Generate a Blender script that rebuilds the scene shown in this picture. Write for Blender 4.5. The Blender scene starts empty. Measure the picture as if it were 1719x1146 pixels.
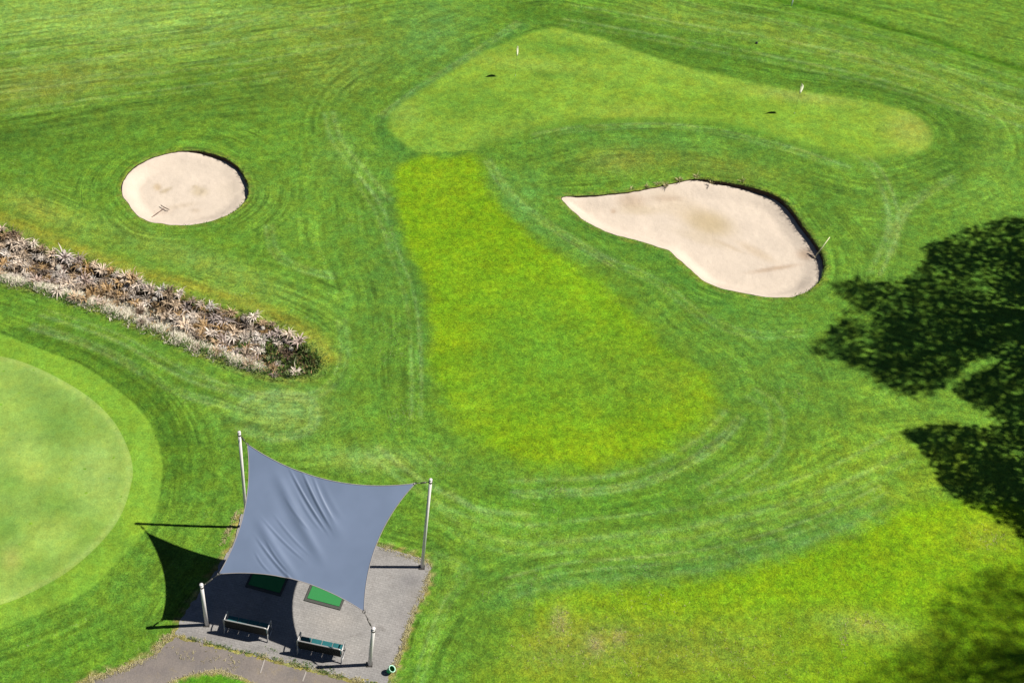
import bpy, bmesh, math, random
import numpy as np
from mathutils import Vector, Matrix
from mathutils.geometry import delaunay_2d_cdt
random.seed(7); RNG = np.random.default_rng(11)
sc = bpy.context.scene
COL = sc.collection

# ------------------------------------------------------------------ camera, sky, sun, exposure
W, HH = 1719.0, 1146.0
PITCH = math.radians(46.0); FPX = 2400.0; CX, CY = 680.0, 573.0; CAMH = 46.955
cam = bpy.data.cameras.new('camera'); camo = bpy.data.objects.new('camera', cam); COL.objects.link(camo)
camo.location = (0, 0, CAMH); camo.rotation_euler = (math.radians(90) - PITCH, 0, 0)
cam.sensor_width = 36.0; cam.lens = FPX / W * 36.0; cam.shift_x = (W / 2 - CX) / W
cam.clip_start = 0.5; cam.clip_end = 4000
sc.camera = camo
SUN_AZ, SUN_EL = math.radians(2.0), math.radians(50.0)
SUN = np.array([math.cos(SUN_AZ) * math.cos(SUN_EL), math.sin(SUN_AZ) * math.cos(SUN_EL), math.sin(SUN_EL)])
world = bpy.data.worlds.new('World'); sc.world = world; world.use_nodes = True
wn = world.node_tree.nodes; wl = world.node_tree.links
sky = wn.new('ShaderNodeTexSky'); sky.sky_type = 'NISHITA'; sky.sun_disc = False
sky.air_density = 0.38; sky.dust_density = 0.15; sky.altitude = 60; sky.sun_elevation = SUN_EL; sky.sun_rotation = math.pi / 2 - SUN_AZ
wl.new(sky.outputs[0], wn['Background'].inputs[0]); wn['Background'].inputs[1].default_value = 0.05
sl = bpy.data.lights.new('sun', 'SUN'); sl.energy = 5.0; sl.angle = math.radians(0.62); sl.color = (1.0, 0.955, 0.88)
so = bpy.data.objects.new('sun', sl); COL.objects.link(so); so.location = (60, 0, 80)
so.rotation_euler = Vector(tuple(SUN)).to_track_quat('Z', 'Y').to_euler()
vs = sc.view_settings; vs.view_transform = 'Standard'; vs.look = 'None'; vs.gamma = 1.0; vs.exposure = 0.53
vs.use_curve_mapping = False
sc.cycles.diffuse_bounces = 1
KALB = 1.75           # photograph's linear value of a sunlit level surface / its base colour

# ------------------------------------------------------------------ projection helpers (layout only)
CT, ST = math.cos(PITCH), math.sin(PITCH)
def g0(px, py, z=0.0):
    px = np.asarray(px, float); py = np.asarray(py, float)
    dx = px - CX; dy = py - CY
    vx = dx; vy = FPX * CT - dy * ST; vz = -FPX * ST - dy * CT
    t = (z - CAMH) / vz
    return vx * t, vy * t
def proj(x, y, z=0.0):
    dz = z - CAMH
    dep = y * CT - dz * ST; up = y * ST + dz * CT
    return CX + FPX * x / dep, CY - FPX * up / dep
def lin(c):
    c = np.asarray(c, float) / 255.0
    return np.where(c <= 0.04045, c / 12.92, ((c + 0.055) / 1.055) ** 2.4)
def alb(c, k=None): return lin(c) / (k or KALB)

# ------------------------------------------------------------------ outlines in the photograph, laid on the ground
def smooth(P, n=5, closed=True):
    P = np.array(P, float); N = len(P); out = []
    rng_ = range(N) if closed else range(N - 1)
    for i in rng_:
        if closed: p0, p1, p2, p3 = P[(i - 1) % N], P[i], P[(i + 1) % N], P[(i + 2) % N]
        else: p0, p1, p2, p3 = P[max(i - 1, 0)], P[i], P[i + 1], P[min(i + 2, N - 1)]
        for k in range(n):
            t = k / n
            out.append(0.5 * ((2 * p1) + (p2 - p0) * t + (2 * p0 - 5 * p1 + 4 * p2 - p3) * t * t + (3 * p1 - p0 - 3 * p2 + p3) * t ** 3))
    if not closed: out.append(P[-1])
    return np.array(out)
PX = {}
PX['left_green'] = [(0,598),(66,619),(139,659),(186,701),(212,745),(223,785),(219,818),(203,865),(171,909),(120,955),(67,987),(0,1015),(-100,1030),(-200,970),(-265,850),(-265,740),(-200,640),(-100,592)]
PX['left_collar'] = [(7,561),(66,583),(133,609),(186,643),(232,682),(259,719),(273,765),(273,802),(262,865),(232,909),(206,936),(150,992),(80,1027),(48,1039),(0,1058),(-100,1078),(-230,1020),(-320,900),(-330,760),(-270,620),(-160,545),(-60,540)]
PX['upper_green'] = [(647,206),(654,185),(675,168),(717,140),(755,117),(804,87),(839,73),(874,58),(909,47),(937,45),(965,51),(1014,63),(1066,82),(1118,99),(1171,115),(1238,129),(1314,145),(1381,155),(1433,162),(1485,173),(1531,187),(1559,206),(1571,227),(1566,248),(1545,260),(1503,272),(1451,276),(1405,267),(1363,255),(1314,241),(1266,223),(1206,211),(1153,209),(1084,208),(996,209),(944,216),(892,230),(857,241),(818,250),(797,258),(755,261),(717,261),(693,257),(672,244),(652,223)]
PX['fairway'] = [(700,265),(755,264),(801,264),(811,292),(825,327),(857,365),(895,397),(944,421),(1000,456),(1060,505),(1120,569),(1158,596),(1204,634),(1212,673),(1197,715),(1139,753),(1082,780),(1005,796),(947,796),(870,784),(813,765),(767,730),(740,700),(728,646),(722,588),(724,564),(717,494),(700,445),(686,417),(672,383),(668,348),(661,302),(675,278)]
PX['tee_area'] = [(770,1146),(800,1075),(850,1015),(912,997),(958,987),(1033,981),(1160,972),(1250,952),(1330,930),(1430,895),(1520,850),(1600,836),(1719,850),(1900,880),(2050,1000),(2050,1290),(1400,1300),(740,1290)]
PX['big_bunker'] = [(943,334),(949,330),(978,329),(1016,327),(1060,322),(1094,316),(1135,307),(1161,302),(1185,302),(1213,306),(1245,311),(1276,319),(1300,328),(1324,346),(1348,380),(1368,405),(1380,425),(1383,446),(1380,463),(1368,479),(1348,492),(1321,499),(1289,499),(1249,492),(1211,484),(1182,472),(1161,454.5),(1141,437),(1124,422),(1106,415),(1071,404),(1036,395),(1001,382),(972,364),(955,348)]
PX['small_bunker'] = [(205,318),(207,306),(215,292),(231,278),(248,269),(265,262.5),(286,257),(309,254),(331,254),(354,258),(377,265.5),(395,277),(407,290.5),(415,306),(417,319),(414,333),(401,348),(381,361),(354,371),(324,377),(298,378),(274,376),(246.5,371),(228,358.5),(216,343),(207,331)]
PX['ditch'] = [(-90,340),(0,382),(40,397),(100,427),(160,440),(230,472),(300,492),(370,517),(430,532),(480,554),(520,582),(540,604),(533,624),(510,634),(460,634),(420,622),(360,600),(300,575),(230,545),(160,518),(100,497),(40,480),(0,470),(-90,440)]
JA, JB = (294, 1065), (640, 1151)
PX['patio'] = [(404,863),(520,889),(640,918),(705,936),(722,948),(720,962),(716,981),(709,1002),(693,1031),(680,1060),(674,1090),(667,1106),(659,1132),(652,1154),(640,1151),(294,1065),(302,1043),(322,1012),(352,972),(384,926),(397,898)]
PX['path'] = [(294,1065),(640,1151),(652,1154),(640,1185),(600,1230),(500,1262),(350,1250),(150,1230),(0,1240),(-40,1225),(60,1185),(138,1146),(150,1136),(180,1129),(206,1122),(231,1108),(255,1101),(273,1077)]
PX['island'] = [(286,1146),(307,1136),(327,1131),(346,1128),(373,1128),(391,1131),(408,1136),(420,1143),(427,1150),(440,1180),(380,1205),(300,1200),(270,1170)]
SMOOTH = {'patio': False, 'path': False}

# relief of the ground: low mounds, in world metres, each given where it stands (photo px) and its size
MOUNDS = [(1150,262,6.5,2.2,.30),(1410,385,2.6,3.6,.16),(340,225,4.5,2.2,.20),(690,30,4.0,5.5,.22),(1050,130,9.0,4.5,.16),(1330,60,10,2.4,.14),(1000,640,6.0,5.0,-.10),(1380,640,4.5,4,.10),(480,690,3.5,2.0,.12),(600,420,2.2,6,.10),(150,150,9,3,.12),(1250,880,8,2.5,.10),(-30,800,5.5,6.0,.10),(1650,250,4,5,.15)]
MW = [(g0(a, b)[0], g0(a, b)[1], c, d, e) for a, b, c, d, e in MOUNDS]
PC = g0(520, 1020)
RK = RNG.normal(0, 1, (14, 2)); RP = RNG.uniform(0, 6.28, 14)
def hz(x, y):
    x = np.asarray(x, float); y = np.asarray(y, float)
    z = np.zeros_like(x)
    for a, b, c, d, e in MW:
        z = z + e * np.exp(-(((x - a) / c) ** 2 + ((y - b) / d) ** 2))
    w = np.zeros_like(x)
    for k, p in zip(RK, RP):
        w = w + np.sin((k[0] * x + k[1] * y) * 0.55 + p)
    z = z + w * 0.010
    flat = 1 - np.exp(-((((x - PC[0]) / 6.0) ** 2 + ((y - PC[1]) / 5.5) ** 2) ** 2))
    edge = np.clip((x + 27) / 4, 0, 1) * np.clip((42 - x) / 4, 0, 1) * np.clip((y - 23.5) / 3, 0, 1) * np.clip((81 - y) / 4, 0, 1)
    return z * flat * edge
def G(px, py, dz=0.0):
    z = 0.0
    for _ in range(5):
        x, y = g0(px, py, z); z = hz(x, y) + dz
    return x, y, z
POLY = {}
for k, P in PX.items():
    Q = smooth(P, 5) if SMOOTH.get(k, True) else np.concatenate([np.linspace(P[i], P[(i + 1) % len(P)], 6)[:-1] for i in range(len(P))])
    x, y, z = G(Q[:, 0], Q[:, 1]); q_ = np.stack([x, y], 1)
    if k in ('fairway', 'tee_area'):      # the bright turf thins out over its rim: carry the sheet half a metre further
        T_ = np.roll(q_, -2, 0) - np.roll(q_, 2, 0); T_ /= np.linalg.norm(T_, axis=1)[:, None] + 1e-9
        ar = np.sum(q_[:, 0] * np.roll(q_[:, 1], -1) - q_[:, 1] * np.roll(q_[:, 0], -1)); q_ = q_ + np.stack([T_[:, 1], -T_[:, 0]], 1) * (.5 if ar > 0 else -.5)
    POLY[k] = q_
def sdist(x, y, poly, want=False):
    """signed distance (negative inside), optionally nearest outline index"""
    x = np.ravel(x); y = np.ravel(y); out = np.empty(len(x)); idx = np.empty(len(x), int)
    A = poly; B = np.roll(poly, -1, 0); D = B - A; L2 = (D ** 2).sum(1) + 1e-12
    for s in range(0, len(x), 20000):
        X = x[s:s + 20000, None]; Y = y[s:s + 20000, None]
        t = np.clip(((X - A[:, 0]) * D[:, 0] + (Y - A[:, 1]) * D[:, 1]) / L2, 0, 1)
        d2 = (X - A[:, 0] - t * D[:, 0]) ** 2 + (Y - A[:, 1] - t * D[:, 1]) ** 2
        i = d2.argmin(1); d = np.sqrt(d2[np.arange(len(i)), i])
        cr = ((A[:, 1] > Y) != (B[:, 1] > Y)) & (X < A[:, 0] + (Y - A[:, 1]) / (B[:, 1] - A[:, 1] + 1e-15) * D[:, 0])
        ins = cr.sum(1) % 2 == 1
        out[s:s + 20000] = np.where(ins, -d, d); idx[s:s + 20000] = i
    return (out, idx) if want else out
def sstep(a, b, v):
    t = np.clip((v - a) / (b - a), 0, 1); return t * t * (3 - 2 * t)
def lerp_c(c, target, w): return c * (1 - w[:, None]) + np.asarray(target)[None] * w[:, None]

# distance fields on a coarse lattice, interpolated where needed
GX = np.arange(-28, 43.01, 0.25); GY = np.arange(22, 82.01, 0.25)
gxx, gyy = np.meshgrid(GX, GY, indexing='ij')
FIELD = {k: sdist(gxx, gyy, POLY[k]).reshape(gxx.shape) for k in POLY}
def fld(k, x, y):
    F = FIELD[k]; u = np.clip((x + 28) / .25, 0, F.shape[0] - 1.001); v = np.clip((y - 22) / .25, 0, F.shape[1] - 1.001)
    i = u.astype(int); j = v.astype(int); a = u - i; b = v - j
    return (F[i, j] * (1 - a) * (1 - b) + F[i + 1, j] * a * (1 - b) + F[i, j + 1] * (1 - a) * b + F[i + 1, j + 1] * a * b)

# ------------------------------------------------------------------ turf colour: grass kinds, mowing, dry patches, and one band of painted slope shade
ROUGH = [ # px, py, rx, ry, rotation deg, colour, weight
 (150,25,330,60,0,(136,186,80),.85),(160,110,260,38,-8,(122,164,62),.6),(70,150,140,32,-6,(128,152,62),.6),(420,160,190,48,-6,(80,128,36),.75),
 (170,200,190,26,-8,(88,138,44),.6),(30,235,90,42,0,(70,122,34),.8),(560,60,110,70,0,(118,158,54),.7),(730,55,70,60,-30,(92,152,66),.7),
 (540,120,90,40,0,(112,150,52),.5),(600,110,60,40,-35,(100,150,58),.4),(1650,40,150,45,12,(104,156,44),.7),(1660,260,60,70,0,(104,160,54),.6),
 (1490,360,70,90,10,(96,154,50),.6),(300,428,190,22,20,(130,176,78),.7),(120,380,90,16,20,(130,172,70),.5),(400,470,90,20,20,(124,168,60),.5),(1650,330,80,40,0,(112,172,58),.5),(1100,245,190,22,3,(84,150,56),.6),(1040,275,70,20,0,(122,150,60),.7),(1210,285,120,18,8,(108,140,46),.7),
 (1390,340,60,40,40,(82,140,40),.6),(690,240,40,60,20,(76,138,46),.7),(640,470,55,150,8,(80,138,46),.7),(565,260,40,60,30,(110,168,64),.5),(880,330,40,60,30,(92,158,62),.6),
 (520,400,70,70,0,(104,164,52),.6),(430,330,60,40,0,(100,150,50),.5),(100,330,80,50,0,(96,150,46),.5),(200,400,150,30,18,(112,164,52),.6),(60,350,60,20,20,(150,165,62),.5),
 (345,800,60,90,0,(88,146,40),.6),(120,1100,140,50,-15,(88,150,34),.6),(470,690,75,38,0,(130,178,88),.85),(620,770,95,20,3,(136,186,84),.7),(560,560,40,60,0,(108,170,58),.5),
 (300,590,150,30,22,(98,156,50),.5),(1000,850,220,40,0,(88,158,40),.6),(1420,780,150,70,-20,(120,172,42),.75),(1350,640,100,60,0,(94,152,48),.6),(1280,560,90,50,30,(92,158,58),.5),
 (800,960,90,40,0,(92,156,48),.6),(700,1080,45,70,0,(86,150,36),.6),(820,880,120,30,5,(104,168,44),.5),(1150,900,150,30,-6,(102,162,48),.5),(1560,800,120,50,-20,(128,176,36),.6),(1500,690,120,50,0,(104,160,46),.5)]
ROUGH_LINES = [ # polyline px, half width m, colour, weight
 ([(880,20),(1000,42),(1100,78),(1250,112),(1400,134),(1540,170),(1610,225),(1590,280)],1.25,(68,124,30),.8),  # longer grass beyond the practice green, with the slope's shade painted in
 ([(1080,15),(1300,62),(1500,115),(1719,195)],1.2,(118,164,56),.7),
 ([(1290,-6),(1330,6),(1420,27),(1480,47),(1540,62),(1640,92),(1730,118)],.28,(62,124,16),.95),
 ([(60,565),(150,600),(230,655),(285,720),(300,790)],1.0,(70,124,28),.75),
 ([(0,365),(100,405),(230,455),(330,482),(440,520),(520,560),(552,600)],.45,(164,166,58),.48),
 ([(640,210),(700,155),(800,95),(880,45)],.45,(76,140,52),.7),
 ([(640,225),(665,250),(690,262)],.5,(74,138,46),.8),
 ([(650,300),(665,390),(700,470),(712,560),(712,640)],.45,(74,136,48),.6),
 ([(960,345),(1010,395),(1100,425),(1150,470),(1230,510)],.9,(74,142,44),.65),
 ([(840,300),(900,380),(990,430)],.5,(96,160,62),.5),
 ([(850,1000),(1000,975),(1180,955),(1330,915),(1440,875)],.7,(84,150,60),.55),
 ([(730,850),(800,900),(900,920),(1050,905),(1250,880),(1480,800)],.5,(118,176,56),.4),
 ([(720,940),(770,950),(740,1010),(715,1080)],.35,(118,172,56),.45)]
RSH = np.array((14, 1, 3))
LW = [(np.stack(g0(*smooth(P, 4, False).T), 1), w, alb(np.array(c) + RSH), s) for P, w, c, s in ROUGH_LINES]
MOWER = [ # polyline px, number of lines, spacing m, half width m, strength
 ([(860,1000),(960,975),(1100,962),(1250,940),(1400,890),(1500,840)],6,.34,.085,.50),
 ([(730,850),(790,890),(880,915),(1000,905),(1200,880),(1400,820),(1520,760)],5,.46,.11,.38),
 ([(860,828),(1000,822),(1100,800),(1190,750),(1240,700)],5,.30,.09,.42),
 ([(600,300),(640,360),(665,430),(690,500),(700,600),(700,700)],4,.34,.10,.45),
 ([(720,930),(780,960),(750,1010),(720,1080),(700,1146)],4,.32,.09,.40),
 ([(1430,250),(1480,300),(1500,380),(1470,460)],4,.42,.12,.40),([(1600,300),(1520,350),(1490,430)],4,.36,.12,.42),
 ([(60,540),(180,580),(260,625),(320,655),(390,672)],6,.34,.09,.45),([(300,610),(380,650),(460,665),(540,655),(575,600),(570,540)],4,.34,.1,.40),
 ([(400,690),(430,668),(480,660),(525,680),(520,720),(460,735),(410,720)],4,.30,.10,.42),
 ([(-10,130),(200,104),(600,48)],9,.55,.13,.30),([(-10,60),(200,40),(500,5)],5,.7,.16,.25),([(-10,190),(300,150),(480,120)],5,.45,.10,.25),
 ([(950,25),(1300,88),(1500,130),(1719,205)],7,.55,.12,.36),([(1100,-10),(1400,60),(1719,150)],5,.5,.11,.30),
 ([(545,190),(560,240),(600,290),(640,340)],3,.40,.16,.42),([(445,380),(455,425),(500,455),(560,470)],3,.40,.12,.36),
 ([(1000,430),(1100,470),(1180,530),(1260,560),(1350,560)],4,.40,.11,.36),([(820,270),(860,330),(940,390),(1030,440)],4,.34,.11,.40),
 ([(900,235),(1000,222),(1150,222),(1300,252),(1420,290)],3,.40,.10,.36),([(640,195),(720,140),(800,90),(870,40)],4,.36,.10,.38),
 ([(1260,660),(1300,690),(1290,760),(1180,830)],4,.42,.12,.26),([(620,760),(700,820),(800,870),(900,880)],3,.40,.11,.34)]
MOWW = []
for P_, n_, sp_, w_, st_ in MOWER:
    Q_ = smooth(P_, 6, False); a_ = np.stack(g0(Q_[:, 0], Q_[:, 1]), 1); T_ = np.gradient(a_, axis=0); T_ /= np.linalg.norm(T_, axis=1)[:, None]; N_ = np.stack([-T_[:, 1], T_[:, 0]], 1)
    for i_ in range(n_): MOWW.append((a_ + N_ * ((i_ - (n_ - 1) / 2) * sp_ + RNG.normal(0, .05)), w_ * RNG.uniform(.7, 1.4), st_ * RNG.uniform(.5, 1.2), RNG.uniform(0, 50), i_))
def mower_lines(c, x, y):
    for P_, w_, st_, ph, i_ in MOWW:
        m = (x > P_[:, 0].min() - 4 * w_) & (x < P_[:, 0].max() + 4 * w_) & (y > P_[:, 1].min() - 4 * w_) & (y < P_[:, 1].max() + 4 * w_)
        if not m.any(): continue
        d = pdist(x[m], y[m], P_); k = np.exp(-(d / w_) ** 2) * st_
        t = x[m] + y[m] * .7
        k = k * np.clip(.85 + .30 * np.sin(t * .9 + ph) + .22 * np.sin(t * 2.9 + ph * 3) + .22 * np.sin(t * 9.3 + ph), 0, 1)
        c[m] = c[m] * (1 - k[:, None]) + k[:, None] * (c[m] * .40 + alb((182, 206, 134)) * .60 if i_ % 3 else c[m] * .66)
    return c
def gblobs(c, x, y, blobs, sh=(0, 0, 0)):
    px, py = proj(x, y, 0.0)
    for a, b, rx, ry, r, colr, w in blobs:
        cr, sr = math.cos(math.radians(r)), math.sin(math.radians(r))
        u = (px - a) * cr + (py - b) * sr; v = -(px - a) * sr + (py - b) * cr
        k = np.exp(-((u / rx) ** 2 + (v / ry) ** 2)) * w
        m = k > 0.004
        c[m] = lerp_c(c[m], alb(np.clip(np.array(colr) + sh, 0, 255)), k[m])
    return c
def pdist(x, y, P):
    d = np.full(len(x), 1e9)
    for A, B in zip(P[:-1], P[1:]):
        D = B - A; t = np.clip(((x - A[0]) * D[0] + (y - A[1]) * D[1]) / (D @ D + 1e-12), 0, 1)
        d = np.minimum(d, (x - A[0] - t * D[0]) ** 2 + (y - A[1] - t * D[1]) ** 2)
    return np.sqrt(d)
STRAW = np.stack(g0(*smooth([(-30,458),(0,460),(60,475),(110,488),(160,503),(230,529),(300,560),(350,586),(400,606),(430,615)], 4, False).T), 1)
def rough_colour(x, y):
    c = np.tile(alb(np.array((92, 150, 42)) + RSH), (len(x), 1))
    c = gblobs(c, x, y, ROUGH, RSH)
    for P, w, colr, s in LW:
        m = (x > P[:, 0].min() - 4 * w) & (x < P[:, 0].max() + 4 * w) & (y > P[:, 1].min() - 4 * w) & (y < P[:, 1].max() + 4 * w)
        d = pdist(x[m], y[m], P); c[m] = lerp_c(c[m], colr, np.exp(-(d / w) ** 2) * s)
    c = mower_lines(c, x, y)
    # dry edge of turf along the paving, straw along the ditch, bare soil in it
    wob = 0.10 * np.sin(x * 9.1 + 3 * np.sin(y * 5.3)) + 0.08 * np.sin(y * 13.7 + x * 4.1)
    dp = np.minimum(fld('patio', x, y), fld('path', x, y))
    c = lerp_c(c, alb((176, 160, 98)), 0.75 * (1 - sstep(0.0, 0.28, dp + wob)))
    dd = fld('ditch', x, y)
    c = lerp_c(c, alb((150, 150, 70)), 0.5 * (1 - sstep(0.0, 0.5, dd + wob)))
    c = lerp_c(c, alb((66, 56, 42)), (1 - sstep(-0.35, 0.02, dd + wob)))
    c = lerp_c(c, alb((206, 192, 158)), .8 * np.exp(-(pdist(x, y, STRAW) / .36) ** 2) * np.clip(.75 + .35 * np.sin(x * 2.7 + 2 * np.sin(y * 3.3)), 0, 1))
    for b in ('big_bunker', 'small_bunker'):
        db = fld(b, x, y); c = lerp_c(c, alb((150, 150, 66)), 0.45 * (1 - sstep(0.02, 0.3, db + wob)))
    return c
FAIR = [(900,600,120,80,0,(104,166,46),.75),(850,640,90,60,0,(112,166,34),.6),(1030,640,90,60,-20,(108,160,44),.65),(770,480,50,50,0,(122,176,30),.5),(1130,640,50,40,0,(120,164,44),.6),(900,520,70,50,0,(110,170,38),.5),
 (740,300,50,40,0,(140,186,28),.7),(980,760,150,30,0,(140,186,22),.75),(790,690,40,60,30,(132,184,38),.6),(1190,690,40,60,0,(142,184,24),.6),(760,570,40,20,0,(148,190,18),.7),(960,470,60,40,20,(130,186,24),.5)]
TEE = [(960,1080,190,70,-10,(140,162,58),.75),(1180,1100,190,60,0,(138,164,52),.7),(1240,1040,90,40,0,(140,178,44),.5),(1450,1050,90,26,10,(164,184,84),.5),(1330,990,200,34,-8,(132,186,14),.7),(1560,890,110,44,0,(138,188,10),.8),(1660,900,60,30,0,(160,184,44),.6),(1100,1010,140,22,-4,(136,188,20),.7),(830,1080,40,60,20,(110,164,36),.6),(940,1040,14,24,0,(186,176,104),.45),(1000,1080,16,18,0,(186,176,116),.45),(1040,1068,12,14,0,(186,174,112),.4)]
UPG = [(940,85,60,11,8,(112,158,52),.85),(918,128,40,9,3,(106,150,48),.85),(755,175,90,22,-5,(118,162,52),.7),(850,180,90,26,0,(122,166,50),.5),(1525,222,44,36,0,(176,186,78),.8),(1000,70,90,12,16,(154,190,70),.8),(1150,120,100,10,14,(152,190,66),.7),(1340,163,80,10,6,(170,184,84),.7),(880,110,110,12,6,(160,184,70),.6),(720,240,60,20,0,(134,176,58),.6),(1200,180,150,22,6,(136,176,46),.7),(1060,190,60,16,0,(156,178,62),.6),(1420,240,90,22,6,(142,182,50),.7),(860,225,60,18,-10,(142,176,62),.5),(680,190,30,22,0,(150,176,70),.6)]
LG = [(100,710,46,48,20,(114,162,68),.8),(70,675,44,26,30,(132,172,76),.6),(150,725,40,26,0,(136,178,70),.6),(100,850,44,30,10,(118,164,64),.75),(20,815,30,26,0,(118,164,66),.7),(10,890,40,32,0,(112,160,64),.75),(60,955,46,24,0,(128,172,66),.65),(150,895,34,20,-40,(132,176,62),.6),(40,760,40,30,0,(170,204,98),.7),(165,790,44,60,0,(168,204,104),.7),(80,895,40,20,-20,(172,202,90),.7),(20,940,16,20,0,(182,190,96),.7),(130,640,60,24,30,(164,204,102),.6),(60,795,24,20,0,(172,196,90),.6)]
def zone_colour(zone, x, y):
    n = len(x); r = rough_colour(x, y)
    if zone == 'fairway':
        c = gblobs(np.tile(alb((129, 173, 18)), (n, 1)), x, y, FAIR, (3, -5, -2))
        d = fld('fairway', x, y); wob = 0.22 * np.sin(x * 2.9 + 2 * np.sin(y * 2.1)) + 0.14 * np.sin(y * 7.3 + x * 5)
        px, py = proj(x, y); soft = np.where((py > 640) | (px > 900), 1.45, 0.85)
        w = sstep(-0.0, 1.0, (-d - 0.08 + 0.5 * wob * soft) / soft)
        c = r * (1 - w[:, None]) + c * w[:, None]
    elif zone == 'tee_area':
        c = gblobs(np.tile(alb((127, 172, 14)), (n, 1)), x, y, TEE, (2, -6, 0))
        d = fld('tee_area', x, y); wob = 0.16 * np.sin(x * 3.1 + 2 * np.sin(y * 2.7)) + 0.12 * np.sin(y * 8.3 + x * 5)
        px, py = proj(x, y); soft = np.where(px < 900, 2.4, 1.0)
        w = sstep(0.0, 1.0, (-d - 0.05 + 0.5 * wob) / soft); c = r * (1 - w[:, None]) + c * w[:, None]
    elif zone == 'upper_green':
        c = gblobs(np.tile(alb((138, 177, 56)), (n, 1)), x, y, UPG, (-5, -1, 0))
        d = fld('upper_green', x, y); px, py = proj(x, y)
        soft = np.where((py > 200) & (px > 800) & (px < 1520), 1.1, 0.4)
        w = sstep(0.0, 1.0, -d / soft); c = r * (1 - w[:, None]) + c * w[:, None]
    elif zone == 'left_collar':
        c = np.tile(alb((134, 180, 56)), (n, 1))
        c = gblobs(c, x, y, [(150,1000,120,20,-20,(124,180,50),.6),(240,760,20,70,0,(148,198,66),.6),(60,1020,60,14,-15,(150,190,66),.5),(245,885,30,20,0,(150,190,52),.6)])
        d = fld('left_collar', x, y); w = sstep(0.0, 1.0, -d / 0.12); c = r * (1 - w[:, None]) + c * w[:, None]
    elif zone == 'left_green':
        c = gblobs(np.tile(alb((158, 194, 88)), (n, 1)), x, y, LG, (0, -2, 0))
        d = fld('left_green', x, y); c = lerp_c(c, alb((178, 206, 104)), 0.6 * np.exp(-((d + .14) / .12) ** 2))
    else: c = r
    return c
DV1 = np.array(g0(0, 120)) - np.array(g0(600, 42)); DV1 /= np.linalg.norm(DV1); DV1 = np.array([-DV1[1], DV1[0]])
DV2 = np.array(g0(1000, 20)) - np.array(g0(1719, 190)); DV2 /= np.linalg.norm(DV2); DV2 = np.array([-DV2[1], DV2[0]])
RINGS = ['fairway', 'upper_green', 'left_collar', 'ditch', 'big_bunker', 'tee_area', 'patio', 'small_bunker']
def mow(x, y, zone):
    """mowing coordinate: distance from the nearest outline the mower follows, and how strong its lines are"""
    if zone == 'rough':
        d = np.stack([np.abs(fld(k, x, y)) * (1.6 if k in ('small_bunker', 'patio', 'big_bunker') else 1.0) for k in RINGS])
        v = d.min(0); ring = 1 - sstep(3.5, 6.5, v)
        st = np.where(proj(x, y)[0] < 800, x * DV1[0] + y * DV1[1], x * DV2[0] + y * DV2[1])
        return np.stack([v, st, ring], 1)
    st = x * DV1[0] + y * DV1[1]
    return np.stack([st * 0.8 + 0.3 * x, st, np.full(len(x), 0.5)], 1)

# ------------------------------------------------------------------ node helpers and materials
def newmat(name):
    m = bpy.data.materials.new(name); m.use_nodes = True
    return m, m.node_tree.nodes, m.node_tree.links, m.node_tree.nodes['Principled BSDF']
def mth(nt, op, a, b=None, clamp=False):
    n = nt.nodes.new('ShaderNodeMath'); n.operation = op; n.use_clamp = clamp
    for i, v in enumerate((a, b)):
        if v is None: continue
        if isinstance(v, (int, float)): n.inputs[i].default_value = v
        else: nt.links.new(v, n.inputs[i])
    return n.outputs[0]
def mrange(nt, v, a, b, c, d, smoothst=False):
    n = nt.nodes.new('ShaderNodeMapRange'); n.clamp = True
    if smoothst: n.interpolation_type = 'SMOOTHSTEP'
    nt.links.new(v, n.inputs[0])
    for i, q in zip((1, 2, 3, 4), (a, b, c, d)): n.inputs[i].default_value = q
    return n.outputs[0]
def noise(nt, vec, scale, detail=3, rough=.6, dist=0.0):
    n = nt.nodes.new('ShaderNodeTexNoise'); n.inputs['Scale'].default_value = scale
    n.inputs['Detail'].default_value = detail; n.inputs['Roughness'].default_value = rough; n.inputs['Distortion'].default_value = dist
    if vec is not None: nt.links.new(vec, n.inputs['Vector'])
    return n
def mixc(nt, fac, a, b, mode='MIX'):
    n = nt.nodes.new('ShaderNodeMix'); n.data_type = 'RGBA'; n.blend_type = mode; n.clamp_factor = True
    if isinstance(fac, (int, float)): n.inputs[0].default_value = fac
    else: nt.links.new(fac, n.inputs[0])
    for i, v in ((6, a), (7, b)):
        if isinstance(v, (tuple, list, np.ndarray)): n.inputs[i].default_value = (*[float(q) for q in v[:3]], 1)
        else: nt.links.new(v, n.inputs[i])
    return n.outputs[2]
def position(nt):
    return nt.nodes.new('ShaderNodeNewGeometry').outputs['Position']
def bump(nt, bsdf, h, strength, dist):
    b = nt.nodes.new('ShaderNodeBump'); b.inputs['Strength'].default_value = strength; b.inputs['Distance'].default_value = dist
    nt.links.new(h, b.inputs['Height']); nt.links.new(b.outputs[0], bsdf.inputs['Normal'])
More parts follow.
